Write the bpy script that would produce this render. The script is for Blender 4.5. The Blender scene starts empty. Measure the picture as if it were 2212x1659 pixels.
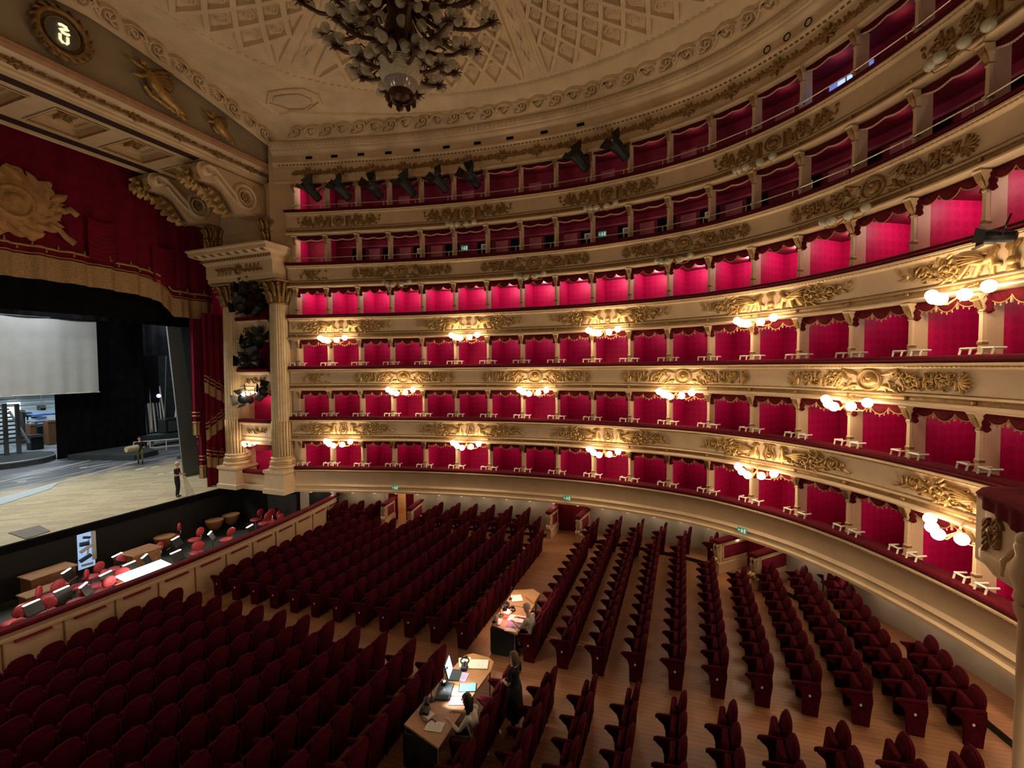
import bpy, math, random
from math import sin, cos, pi, radians as rad, sqrt, atan2, hypot
random.seed(7)
SC = bpy.context.scene
COL = SC.collection
# ------------------------------------------------------------------ camera, world, exposure
# world: +Y towards the stage, X across the hall (far boxes at +X), Z up, parterre floor near z = 0
F, CX, CY, PIT, ROL, TH = 1000., 1106., 829.5, rad(2.147), rad(-.628), rad(20.5)
EYE = (-11.0, 0.0, 8.0)
def _w(x, y, z): return (x*sin(TH)+y*cos(TH), -x*cos(TH)+y*sin(TH), z)
_c, _s, _cr, _sr = cos(PIT), sin(PIT), cos(ROL), sin(ROL)
FWD = _w(0, _c, -_s)
RT = _w(_cr, _s*_sr, _c*_sr)
UP = _w(-_sr, _s*_cr, _c*_cr)
cam = bpy.data.cameras.new('camera'); cam.sensor_width = 36; cam.lens = 36*F/2212
cam.clip_start = .05; cam.clip_end = 300
co = bpy.data.objects.new('camera', cam); COL.objects.link(co)
from mathutils import Matrix, Vector
co.matrix_world = Matrix(((RT[0], UP[0], -FWD[0], EYE[0]), (RT[1], UP[1], -FWD[1], EYE[1]), (RT[2], UP[2], -FWD[2], EYE[2]), (0, 0, 0, 1)))
SC.camera = co
w = bpy.data.worlds.new('dark_house'); SC.world = w; w.use_nodes = True
w.node_tree.nodes['Background'].inputs[0].default_value = (.9, .75, .6, 1)
w.node_tree.nodes['Background'].inputs[1].default_value = .015
SC.view_settings.view_transform = 'Standard'; SC.view_settings.look = 'None'
SC.view_settings.gamma = 1; SC.view_settings.use_curve_mapping = False
SC.view_settings.exposure = 0.15
cy = SC.cycles
cy.max_bounces = 5; cy.diffuse_bounces = 3; cy.glossy_bounces = 2; cy.transmission_bounces = 4; cy.transparent_max_bounces = 6
cy.caustics_reflective = False; cy.caustics_refractive = False
cy.sample_clamp_indirect = 4; cy.use_denoising = True; cy.use_light_tree = True
GLOBE_E, BOX_W, HOUSE_W, SOFFIT_W = 30., 13., 190., 2.8
def light(kind, loc, energy, color=(1, 1, 1), size=.1, aim=None, spot=60, sy=None):
    l = bpy.data.lights.new(kind.lower()+'_lamp', kind); l.energy = energy; l.color = color
    if kind == 'AREA':
        l.size = size
        if sy: l.shape = 'RECTANGLE'; l.size_y = sy
    else: l.shadow_soft_size = size
    if kind == 'SPOT': l.spot_size = rad(spot); l.spot_blend = .6
    o = bpy.data.objects.new(l.name, l); COL.objects.link(o); o.location = loc
    if aim: o.rotation_euler = (Vector(aim)-Vector(loc)).to_track_quat('-Z', 'Y').to_euler()
    return o
WARM = (1, .78, .52)
# stage work lights (cool white, on bars above the stage)
light('AREA', (2, 30.6, 12.6), 1250, (.98, .97, .90), 5, (2.5, 28.5, 0))
light('AREA', (6, 37.0, 12.6), 230, (.93, .97, 1), 4, (7.0, 39.3, 3))
light('AREA', (9, 49, 12), 1500, (.8, .92, 1), 6, (9, 52, 0))
light('AREA', (16, 39.5, 12), 160, (.85, .95, 1), 3, (15.5, 42, 0))
# house lamps on the near side of the horseshoe, behind the photographer
for (x, y, z) in ((-1.6, -6.6, 4.3), (-4.2, -6.0, 4.3), (-3.0, -6.4, 9.5), (-8.6, 16.6, 4.0), (-9.3, 13.5, 6.7), (-8.6, 16.6, 9.4), (-9.6, 11.0, 9.4)):
    light('POINT', (x, y, z), HOUSE_W, WARM, .3)
# ------------------------------------------------------------------ mesh helpers
class MB:
    def __init__(s): s.v = []; s.f = []; s.m = []; s.uv = {}
    def face(s, idx, m=0, uv=None):
        if uv: s.uv[len(s.f)] = uv
        s.f.append(tuple(idx)); s.m.append(m)
    def add(s, vs, fs, m=0):
        b = len(s.v); s.v += [tuple(p) for p in vs]
        for f in fs: s.face([i+b for i in f], m)
    def box(s, a, b, m=0, fn=None):
        (x0, y0, z0), (x1, y1, z1) = a, b
        vs = [(x0, y0, z0), (x1, y0, z0), (x1, y1, z0), (x0, y1, z0), (x0, y0, z1), (x1, y0, z1), (x1, y1, z1), (x0, y1, z1)]
        if fn: vs = [fn(*p) for p in vs]
        s.add(vs, [(0, 3, 2, 1), (4, 5, 6, 7), (0, 1, 5, 4), (1, 2, 6, 5), (2, 3, 7, 6), (3, 0, 4, 7)], m)
        return s
    def bev(s, a, b, r, m=0, fn=None):          # box with chamfered vertical and top edges (rounded cushion)
        (x0, y0, z0), (x1, y1, z1) = a, b
        def ring(z, q): return [(x0+q+r*.7, y0+q, z), (x1-q-r*.7, y0+q, z), (x1-q, y0+q+r*.7, z), (x1-q, y1-q-r*.7, z), (x1-q-r*.7, y1-q, z), (x0+q+r*.7, y1-q, z), (x0+q, y1-q-r*.7, z), (x0+q, y0+q+r*.7, z)]
        rs = [ring(z0, r), ring(z0+r, 0), ring(z1-r, 0), ring(z1-r*.3, r*.35), ring(z1, r)]
        s.rings(rs, m, True, True, fn)
        return s
    def rings(s, rs, m=0, c0=False, c1=False, fn=None, closed=True):
        n = len(rs[0]); vs = [p for r in rs for p in r]
        if fn: vs = [fn(*p) for p in vs]
        fs = []
        for i in range(len(rs)-1):
            for j in range(n if closed else n-1):
                k = (j+1) % n
                fs.append((i*n+j, i*n+k, (i+1)*n+k, (i+1)*n+j))
        if c0: fs.append(tuple(range(n-1, -1, -1)))
        if c1: fs.append(tuple(range((len(rs)-1)*n, len(rs)*n)))
        s.add(vs, fs, m); return s
    def lathe(s, prof, n=16, m=0, c=(0, 0, 0), fn=None, rf=None, caps=True):
        rs = []
        for (r, z) in prof:
            rs.append([(c[0]+(r*(rf(2*pi*j/n) if rf else 1))*cos(2*pi*j/n), c[1]+(r*(rf(2*pi*j/n) if rf else 1))*sin(2*pi*j/n), c[2]+z) for j in range(n)])
        s.rings(rs, m, caps, caps, fn); return s
    def tube(s, pts, r, n=6, m=0, caps=True, flat=1.):
        P = [Vector(p) for p in pts]; rs = []; ref = None
        for i, p in enumerate(P):
            t = (P[min(i+1, len(P)-1)]-P[max(i-1, 0)])
            if t.length < 1e-9: t = Vector((0, 0, 1))
            t.normalize()
            if ref is None: ref = Vector((0, 0, 1)) if abs(t.z) < .9 else Vector((1, 0, 0))
            u = t.cross(ref)
            if u.length < 1e-4: u = t.orthogonal()
            u.normalize(); v = u.cross(t)
            rr = r[i] if isinstance(r, (list, tuple)) else r
            rs.append([tuple(p+u*(rr*cos(2*pi*j/n))+v*(rr*flat*sin(2*pi*j/n))) for j in range(n)])
        s.rings(rs, m, caps, caps); return s
    def ball(s, c, r, n=10, k=6, m=0, sc=(1, 1, 1)):
        s.rings([[(c[0]+sc[0]*r*sin(pi*i/k)*cos(2*pi*j/n), c[1]+sc[1]*r*sin(pi*i/k)*sin(2*pi*j/n), c[2]-sc[2]*r*cos(pi*i/k)) for j in range(n)] for i in ([.06]+list(range(1, k))+[k-.06])], m, True, True)
        return s
    def quad(s, a, b, c, d, m=0, uv=None):
        k = len(s.v); s.v += [tuple(a), tuple(b), tuple(c), tuple(d)]; s.face((k, k+1, k+2, k+3), m, uv); return s
    def grid(s, fn, nu, nv, m=0, uvf=None):
        k = len(s.v)
        for j in range(nv+1):
            for i in range(nu+1): s.v.append(tuple(fn(i/nu, j/nv)))
        for j in range(nv):
            for i in range(nu):
                a = k+j*(nu+1)+i
                uv = [uvf(u/nu, v/nv) for u, v in ((i, j), (i+1, j), (i+1, j+1), (i, j+1))] if uvf else None
                s.face((a, a+1, a+nu+2, a+nu+1), m, uv)
        return s
    def poly(s, pts, fn, h, m=0, bev=.0):      # outline (x,z) pushed out by fn(x,z,height)
        n = len(pts); cx = sum(p[0] for p in pts)/n; cz = sum(p[1] for p in pts)/n
        rs = [[fn(p[0], p[1], 0) for p in pts]]
        rs.append([fn(p[0], p[1], h*.7) for p in pts])
        q = 1-bev
        rs.append([fn(cx+(p[0]-cx)*q, cz+(p[1]-cz)*q, h) for p in pts])
        s.rings(rs, m, False, True); return s
SMOOTH_ALL = set()
def mesh(name, mb, mats, smooth=False, org=(0, 0, 0)):
    me = bpy.data.meshes.new(name)
    vs = mb.v if org == (0, 0, 0) else [(p[0]-org[0], p[1]-org[1], p[2]-org[2]) for p in mb.v]
    me.from_pydata(vs, [], mb.f)
    for m in (mats if isinstance(mats, (list, tuple)) else [mats]): me.materials.append(m)
    if any(mb.m): me.polygons.foreach_set('material_index', mb.m)
    if mb.uv:
        ul = me.uv_layers.new(name='UVMap').data; i = 0
        for fi, f in enumerate(mb.f):
            u = mb.uv.get(fi)
            for k in range(len(f)):
                ul[i].uv = u[k] if u else (0, 0); i += 1
    if smooth:
        me.polygons.foreach_set('use_smooth', [True]*len(mb.f))
        if smooth is not True: me.set_sharp_from_angle(angle=rad(smooth))
    me.update(); return me
def tag(o, label=None, cat=None, group=None, kind=None):
    if label: o['label'] = label
    if cat: o['category'] = cat
    if group: o['group'] = group
    if kind: o['kind'] = kind
    return o
def link(name, data, parent=None, loc=(0, 0, 0), rz=0, rot=None):
    o = bpy.data.objects.new(name, data); COL.objects.link(o); o.location = loc
    if rot: o.rotation_euler = rot
    elif rz: o.rotation_euler = (0, 0, rz)
    if parent: o.parent = parent
    return o
def thing(name, label=None, cat=None, loc=(0, 0, 0), rz=0, group=None, kind=None):
    return tag(link(name, None, None, loc, rz), label, cat, group, kind)
def part(name, mb, mats, parent, smooth=False, label=None, kind=None):
    # vertices in world space when the parent is an unrotated thing: its place is taken off
    org = (0, 0, 0); p = parent
    while p is not None:
        org = (org[0]+p.location[0], org[1]+p.location[1], org[2]+p.location[2]); p = p.parent
    o = link(name, mesh(name, mb, mats, smooth, org), parent)
    if label: o['label'] = label
    if kind: o['kind'] = kind
    return o
def local(name, mb, mats, parent, smooth=False, label=None, loc=(0, 0, 0)):
    o = link(name, mesh(name, mb, mats, smooth), parent, loc)
    if label: o['label'] = label
    return o
def dup(root, loc, rz=0, label=None, group=None, rot=None):
    r = root.copy(); COL.objects.link(r); r.location = loc; r.rotation_euler = rot or (0, 0, rz)
    if label: r['label'] = label
    if group: r['group'] = group
    for ch in list(root.children):
        c = ch.copy(); COL.objects.link(c); c.parent = r
        for g in list(ch.children):
            d = g.copy(); COL.objects.link(d); d.parent = c
    return r
ORD = 'zeroth first second third fourth fifth sixth seventh eighth ninth tenth eleventh twelfth thirteenth fourteenth fifteenth sixteenth seventeenth eighteenth nineteenth twentieth'.split()
# ------------------------------------------------------------------ materials
def mat(name, col, rough=.6, metal=0., var=.12, scale=6., bump=0., bscale=40., sheen=0., emit=None, es=0., alpha=1., spec=.5, trans=0.):
    m = bpy.data.materials.new(name); m.use_nodes = True; nt = m.node_tree; b = nt.nodes['Principled BSDF']
    tc = nt.nodes.new('ShaderNodeTexCoord'); n = nt.nodes.new('ShaderNodeTexNoise'); n.inputs['Scale'].default_value = scale; n.inputs['Detail'].default_value = 3
    nt.links.new(tc.outputs['Object'], n.inputs['Vector'])
    r = nt.nodes.new('ShaderNodeValToRGB'); nt.links.new(n.outputs['Fac'], r.inputs['Fac'])
    r.color_ramp.elements[0].position = .3; r.color_ramp.elements[1].position = .7
    r.color_ramp.elements[0].color = tuple(c*(1-var) for c in col)+(1,); r.color_ramp.elements[1].color = tuple(min(1, c*(1+var)) for c in col)+(1,)
    nt.links.new(r.outputs['Color'], b.inputs['Base Color'])
    b.inputs['Roughness'].default_value = rough; b.inputs['Metallic'].default_value = metal
    b.inputs['Specular IOR Level'].default_value = spec
    if sheen: b.inputs['Sheen Weight'].default_value = sheen; b.inputs['Sheen Tint'].default_value = tuple(min(1, c*3+.1) for c in col)+(1,)
    if emit: b.inputs['Emission Color'].default_value = tuple(emit)+(1,); b.inputs['Emission Strength'].default_value = es
    if alpha < 1: b.inputs['Alpha'].default_value = alpha
    if trans: b.inputs['Transmission Weight'].default_value = trans
    if bump:
        n2 = nt.nodes.new('ShaderNodeTexNoise'); n2.inputs['Scale'].default_value = bscale; nt.links.new(tc.outputs['Object'], n2.inputs['Vector'])
        bp = nt.nodes.new('ShaderNodeBump'); bp.inputs['Strength'].default_value = bump; bp.inputs['Distance'].default_value = .02
        nt.links.new(n2.outputs['Fac'], bp.inputs['Height']); nt.links.new(bp.outputs['Normal'], b.inputs['Normal'])
    return m
def ramp_mat(name, build, rough=.6, bump=0., spec=.5):
    m = bpy.data.materials.new(name); m.use_nodes = True; nt = m.node_tree; b = nt.nodes['Principled BSDF']
    b.inputs['Roughness'].default_value = rough; b.inputs['Specular IOR Level'].default_value = spec
    build(nt, b); return m
def N(nt, t, **kw):
    n = nt.nodes.new(t)
    for k, v in kw.items():
        if k in n.inputs: n.inputs[k].default_value = v
        else: setattr(n, k, v)
    return n
CREAM = mat('cream_paint', (.67, .49, .305), .55, var=.06, scale=2., bump=.1, bscale=12)
CREAM2 = mat('cream_plaster', (.72, .55, .35), .7, var=.10, scale=1.2, bump=.25, bscale=9)
LOWALL = mat('grey_white_plaster', (.50, .43, .335), .8, var=.08, scale=2.)
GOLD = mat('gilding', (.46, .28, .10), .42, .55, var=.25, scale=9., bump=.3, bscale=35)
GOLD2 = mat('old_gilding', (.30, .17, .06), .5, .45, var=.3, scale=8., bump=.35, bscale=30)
BRONZE = mat('dark_bronze', (.085, .036, .018), .45, .45, var=.3, scale=12)
VELVET = mat('crimson_velvet', (.09, .003, .010), .85, var=.25, scale=10, bump=.2, bscale=70, sheen=.25, spec=.1)
SEATV = mat('seat_velvet', (.066, .003, .009), .9, var=.3, scale=7, bump=.2, bscale=60, spec=.08)
DRAPE = mat('curtain_velvet', (.15, .003, .018), .85, var=.2, scale=2., bump=.15, bscale=50, sheen=.2, spec=.15)
VAL = mat('valance_velvet', (.10, .006, .012), .9, var=.3, scale=14, sheen=.15, spec=.1)
TRIM = mat('gold_braid', (.42, .24, .09), .6, .2, var=.3, scale=30, bump=.3, bscale=90)
FRINGE = mat('silk_fringe', (.40, .25, .11), .75, .0, var=.35, scale=22, bump=.5, bscale=60)
PALEFR = mat('pale_fringe', (.75, .55, .42), .7, var=.3, scale=30)
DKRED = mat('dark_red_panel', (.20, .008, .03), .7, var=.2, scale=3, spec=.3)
PINKW = mat('rose_wall', (.42, .10, .13), .6, var=.15, scale=3)
BLACK = mat('black_metal', (.012, .012, .013), .5, .2, var=.3, scale=8)
BLKCL = mat('black_cloth', (.006, .006, .007), .95, var=.4, scale=1.5, spec=.05)
DKGRY = mat('charcoal_flat', (.05, .06, .063), .85, var=.15, scale=1.5, spec=.2)
WHITE = mat('white_enamel', (.75, .70, .60), .45, var=.05, scale=5)
PAPER = mat('white_paper', (.78, .74, .66), .8, var=.04, scale=8)
BRASS = mat('brass_rod', (.80, .70, .55), .3, .5, var=.1, scale=10)
WOOD = mat('desk_wood', (.38, .19, .075), .45, var=.15, scale=5)
WOODD = mat('pit_wood', (.20, .085, .035), .55, var=.25, scale=6)
GLOBE = mat('lit_glass_globe', (1, .9, .75), .3, var=.01, emit=(1, .76, .49), es=GLOBE_E)
GLOBEOFF = mat('unlit_glass_globe', (.50, .47, .36), .18, var=.06, scale=8)
CGLASS = mat('chandelier_glass', (.62, .56, .42), .1, var=.2, scale=9, alpha=.5)
CRYST = mat('crystal_beads', (.85, .66, .48), .3, .0, var=.45, scale=38, bump=.8, bscale=60)
GREYCL = mat('grey_muslin', (.46, .47, .46), .9, var=.05, scale=1.2, spec=.1)
PCHAIR = mat('pit_chair_vinyl', (.50, .045, .06), .5, var=.15, scale=6)
CHROME = mat('chrome_tube', (.6, .6, .6), .25, .9, var=.05)
PIT = mat('pit_floor_paint', (.045, .05, .045), .5, var=.3, scale=2.5)
PITW = mat('pit_black_wall', (.004, .004, .004), .8, var=.3, scale=2)
PITG = mat('pit_grey_panel', (.06, .062, .06), .7, var=.2, scale=2)
SKIN = mat('skin', (.62, .33, .22), .5, var=.08, scale=10)
def damask(nt, b):
    uv = N(nt, 'ShaderNodeUVMap'); v = N(nt, 'ShaderNodeTexVoronoi', Scale=3.8, Randomness=.12); v.voronoi_dimensions = '2D'
    nt.links.new(uv.outputs['UV'], v.inputs['Vector'])
    r = N(nt, 'ShaderNodeValToRGB'); nt.links.new(v.outputs['Distance'], r.inputs['Fac'])
    e = r.color_ramp.elements; e[0].position = .33; e[0].color = (.52, .005, .092, 1); e[1].position = .40; e[1].color = (.60, .007, .115, 1)
    nt.links.new(r.outputs['Color'], b.inputs['Base Color'])
DAMASK = ramp_mat('red_damask', damask, .5, spec=.3)
def boards(cols, sx, sy, mortar, rough, ms=.012):
    def f(nt, b):
        tc = N(nt, 'ShaderNodeTexCoord'); mp = N(nt, 'ShaderNodeMapping'); mp.inputs['Rotation'].default_value = (0, 0, rad(90)); nt.links.new(tc.outputs['Object'], mp.inputs['Vector'])
        br = N(nt, 'ShaderNodeTexBrick', Scale=1., **{'Brick Width': sx, 'Row Height': sy, 'Mortar Size': ms, 'Bias': 0.})
        br.inputs['Color1'].default_value = cols[0]+(1,); br.inputs['Color2'].default_value = cols[1]+(1,); br.inputs['Mortar'].default_value = mortar+(1,)
        nt.links.new(mp.outputs['Vector'], br.inputs['Vector'])
        n = N(nt, 'ShaderNodeTexNoise', Scale=1.3, Detail=6); nt.links.new(tc.outputs['Object'], n.inputs['Vector'])
        mx = N(nt, 'ShaderNodeMix'); mx.data_type = 'RGBA'; mx.blend_type = 'MULTIPLY'; mx.inputs[0].default_value = .5
        nt.links.new(br.outputs['Color'], mx.inputs[6]); nt.links.new(n.outputs['Fac'], mx.inputs[7]); nt.links.new(mx.outputs[2], b.inputs['Base Color'])
        rr = N(nt, 'ShaderNodeMapRange'); rr.inputs[3].default_value = rough-.12; rr.inputs[4].default_value = rough+.15
        nt.links.new(n.outputs['Fac'], rr.inputs[0]); nt.links.new(rr.outputs[0], b.inputs['Roughness'])
    return f
FLOORM = ramp_mat('oak_boards', boards(((.50, .225, .105), (.42, .19, .09)), 2.2, .13, (.22, .11, .05), .38, .006))
def stagef(nt, b):
    tc = N(nt, 'ShaderNodeTexCoord'); sp = N(nt, 'ShaderNodeSeparateXYZ'); nt.links.new(tc.outputs['Object'], sp.inputs[0])
    n = N(nt, 'ShaderNodeTexNoise', Scale=.5, Detail=5); nt.links.new(tc.outputs['Object'], n.inputs['Vector'])
    a = N(nt, 'ShaderNodeMath', operation='MULTIPLY_ADD'); nt.links.new(n.outputs['Fac'], a.inputs[0]); a.inputs[1].default_value = 5.; nt.links.new(sp.outputs['Y'], a.inputs[2])
    st = N(nt, 'ShaderNodeMapRange'); nt.links.new(a.outputs[0], st.inputs[0]); st.inputs[1].default_value = 35.6; st.inputs[2].default_value = 38.2
    # pale parquet lozenges at the front, scuffed grey boards behind
    mp = N(nt, 'ShaderNodeMapping'); mp.inputs['Rotation'].default_value = (0, 0, rad(45)); nt.links.new(tc.outputs['Object'], mp.inputs['Vector'])
    br = N(nt, 'ShaderNodeTexBrick', Scale=1., **{'Brick Width': 1.1, 'Row Height': .28, 'Mortar Size': .01})
    br.inputs['Color1'].default_value = (.54, .47, .30, 1); br.inputs['Color2'].default_value = (.40, .34, .21, 1); br.inputs['Mortar'].default_value = (.30, .24, .15, 1)
    nt.links.new(mp.outputs['Vector'], br.inputs['Vector'])
    n2 = N(nt, 'ShaderNodeTexNoise', Scale=1.6, Detail=8); mp2 = N(nt, 'ShaderNodeMapping'); mp2.inputs['Scale'].default_value = (.35, 1.6, 1); nt.links.new(tc.outputs['Object'], mp2.inputs['Vector']); nt.links.new(mp2.outputs['Vector'], n2.inputs['Vector'])
    r = N(nt, 'ShaderNodeValToRGB'); nt.links.new(n2.outputs['Fac'], r.inputs['Fac'])
    e = r.color_ramp.elements; e[0].position = .48; e[0].color = (.085, .09, .10, 1); e[1].position = .78; e[1].color = (.42, .45, .47, 1)
    mx = N(nt, 'ShaderNodeMix'); mx.data_type = 'RGBA'; nt.links.new(st.outputs[0], mx.inputs[0]); nt.links.new(br.outputs['Color'], mx.inputs[6]); nt.links.new(r.outputs['Color'], mx.inputs[7])
    nt.links.new(mx.outputs[2], b.inputs['Base Color'])
STAGEM = ramp_mat('stage_boards', stagef, .55)
# ------------------------------------------------------------------ the horseshoe
PO = [(7.76, 20.99), (8.24, 19.37), (8.72, 17.75), (9.12, 16.06), (9.56, 14.41), (9.9, 12.72), (10.2, 11.0), (10.41, 9.26), (10.5, 7.5), (10.57, 5.77), (10.51, 4.02),
      (10.2, 2.3), (9.83, .65), (9.23, -.94), (8.28, -2.37), (7.2, -3.66), (5.75, -4.75), (4.19, -5.64), (2.6, -6.36), (.95, -6.85), (-.7, -7.1), (-2.4, -7.0), (-4.0, -6.5)]
PO = [PO[0]]+[tuple(.2*PO[i-1][k]+.6*PO[i][k]+.2*PO[i+1][k] if 5 < i < 20 else PO[i][k] for k in (0, 1)) for i in range(1, len(PO)-1)]+[PO[-1]]
def _cr4(a, b, c, d, t): return .5*((2*b)+(c-a)*t+(2*a-5*b+4*c-d)*t*t+(3*b-a-3*c+d)*t*t*t)
def rp(s):
    s = s+1; i = int(math.floor(s)); i = max(0, min(len(PO)-2, i)); t = s-i
    g = lambda k: PO[max(0, min(len(PO)-1, k))]
    return tuple(_cr4(g(i-1)[k], g(i)[k], g(i+1)[k], g(i+2)[k], t) for k in (0, 1))
def R(s, d=0., z=0.):
    a, b = rp(s-.02), rp(s+.02); tx, ty = b[0]-a[0], b[1]-a[1]; L = hypot(tx, ty); p = rp(s)
    return (p[0]+ty/L*d, p[1]-tx/L*d, z)
S0, S1 = -.22, 19.6
ZR = [2.77, 5.43, 8.12, 10.83, 13.57, 16.32]
TIER = ['lowest', 'second', 'third', 'fourth', 'fifth', 'topmost']
def srange(a, b, ds):
    n = max(1, int(math.ceil((b-a)/ds))); return [a+(b-a)*i/n for i in range(n+1)]
def rsweep(mb, prof, a, b, ds=.25, m=0, closed=True, caps=True, dz=0.):
    rs = [[R(s, d, z+dz) for (d, z) in prof] for s in srange(a, b, ds)]
    return mb.rings(rs, m, caps and closed, caps and closed, None, closed)
def fz(y): return .05-.033*y if y < 5 else -.115-.01*(y-5)
# ---- floor
fb = MB()
ys = [-9, -6, -3, 0, 3, 5, 9, 13, 17.3]
for a, b in zip(ys[:-1], ys[1:]): fb.quad((-11, a, fz(a)), (12.5, a, fz(a)), (12.5, b, fz(b)), (-11, b, fz(b)))
floor = tag(link('floor', mesh('floor', fb, FLOORM)), kind='structure')
# raised step under the wall seats, dark riser
sb = MB()
for a, b in ((-.3, 2.55), (3.6, 7.75), (8.9, 12.2), (13.75, 19.6)):
    rs = [[R(s, -1.2, fz(R(s)[1])+.14), R(s, .62, fz(R(s)[1])+.14), R(s, .62, fz(R(s)[1])+.12), R(s, .64, fz(R(s)[1])+.0), R(s, -1.2, fz(R(s)[1]))] for s in srange(a, b, .25)]
    n0 = len(sb.f); sb.rings(rs, 0, True, True)
    for k in range(n0, len(sb.f)):
        if (k-n0) % 5 == 2: sb.m[k] = 1
    n1 = len(sb.f)
DKGREEN = mat('dark_green_riser', (.014, .022, .018), .6, var=.3)
part('side_step', sb, [FLOORM, DKGREEN], floor)
# ---- lower wall under the boxes with three doorways
lw = MB()
segs = [(S0, 2.68), (3.52, 7.85), (8.78, 12.5), (13.5, S1)]
def wallpiece(mb, a, b, z0, z1, d=-.5, th=.12):
    rs = [[R(s, d, z1), R(s, d, fz(R(s)[1])-.1 if z0 is None else z0), R(s, d-th, fz(R(s)[1])-.1 if z0 is None else z0), R(s, d-th, z1)] for s in srange(a, b, .25)]
    mb.rings(rs, 0, True, True)
for a, b in segs: wallpiece(lw, a, b, None, 1.75)
for a, b in ((2.68, 3.52), (7.85, 8.78), (12.5, 13.5)): wallpiece(lw, a, b, 1.52, 1.75)
wall_lower = tag(link('wall_right', mesh('wall_right', lw, LOWALL)), kind='structure')
def ringbox(mb, s0, s1, d0, d1, z0, z1, m=0, n=1):
    for i in range(n):
        a = s0+(s1-s0)*i/n; b = s0+(s1-s0)*(i+1)/n
        mb.add([R(a, d0, z0), R(b, d0, z0), R(b, d1, z0), R(a, d1, z0), R(a, d0, z1), R(b, d0, z1), R(b, d1, z1), R(a, d1, z1)],
               [(0, 3, 2, 1), (4, 5, 6, 7), (0, 1, 5, 4), (1, 2, 6, 5), (2, 3, 7, 6), (3, 0, 4, 7)], m)
DOORR = mat('door_red_cloth', (.13, .004, .012), .8, var=.15, scale=4, spec=.15)
LITW = mat('cream_corridor_wall', (.75, .55, .34), .7, var=.05)
def door(n, a, b, leaves):
    m = (a+b)/2; o = tag(link('door_%d' % n, None, None, R(m, -.5, fz(R(m)[1]))), kind='structure')
    for (u, v) in leaves:
        mb = MB(); ringbox(mb, u, v, -.56, -.5, fz(R(m)[1]), 1.52); part('door_leaf', mb, DOORR, o)
    mb = MB(); ringbox(mb, a-.05, a, -.6, -.44, fz(R(m)[1]), 1.56); ringbox(mb, b, b+.05, -.6, -.44, fz(R(m)[1]), 1.56); part('door_frame', mb, CREAM, o)
    return o
d1 = door(1, 2.68, 3.52, [(2.7, 2.98), (3.25, 3.5)])
mb = MB(); ringbox(mb, 2.6, 3.6, -2.4, -2.3, -.4, 1.7); ringbox(mb, 3.55, 3.6, -2.3, -.62, -.4, 1.7); ringbox(mb, 2.6, 2.65, -2.3, -.62, -.4, 1.7); ringbox(mb, 2.6, 3.6, -2.4, -.6, 1.6, 1.7)
part('corridor_wall', mb, LITW, d1)
light('POINT', R(3.1, -1.5, 1.35), 16, (1, .72, .45), .1)
door(2, 7.85, 8.78, [(7.87, 8.32), (8.33, 8.76)])
door(3, 12.5, 13.5, [(12.53, 13.0), (13.01, 13.47)])
# ---- tier fronts
FRP = [(.2, -.13), (.31, -.15), (.31, -.2), (.24, -.23), (.18, -.27), (.13, -.30), (.13, -.93), (.18, -.95), (.21, -.99), (.13, -1.01), (.12, -1.12), (.2, -1.14), (.28, -1.2), (.28, -1.245), (.16, -1.28), (-.12, -1.28), (-.12, -.13)]
FRP1 = [(.2, -.13), (.31, -.15), (.31, -.2), (.24, -.23), (.16, -.27), (.14, -.30), (.14, -.92), (.2, -.97), (.24, -1.02), (.2, -1.06), (.22, -1.2), (.31, -1.24), (.31, -1.33), (.12, -1.38), (-.5, -1.38), (-.5, -1.2), (-.12, -1.0), (-.12, -.13)]
RAILP = [(-.14, .0), (-.1, .04), (.2, .04), (.29, .0), (.31, -.06), (.27, -.12), (.18, -.14), (-.14, -.14)]
fronts = []
def spiral(cx, cz, r, turns, a0, sgn, n=22, r1=.12):
    return [(cx+(r*(1-(1-r1)*i/n))*cos(a0+sgn*2*pi*turns*i/n), cz+(r*(1-(1-r1)*i/n))*sin(a0+sgn*2*pi*turns*i/n)) for i in range(n+1)]
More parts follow.
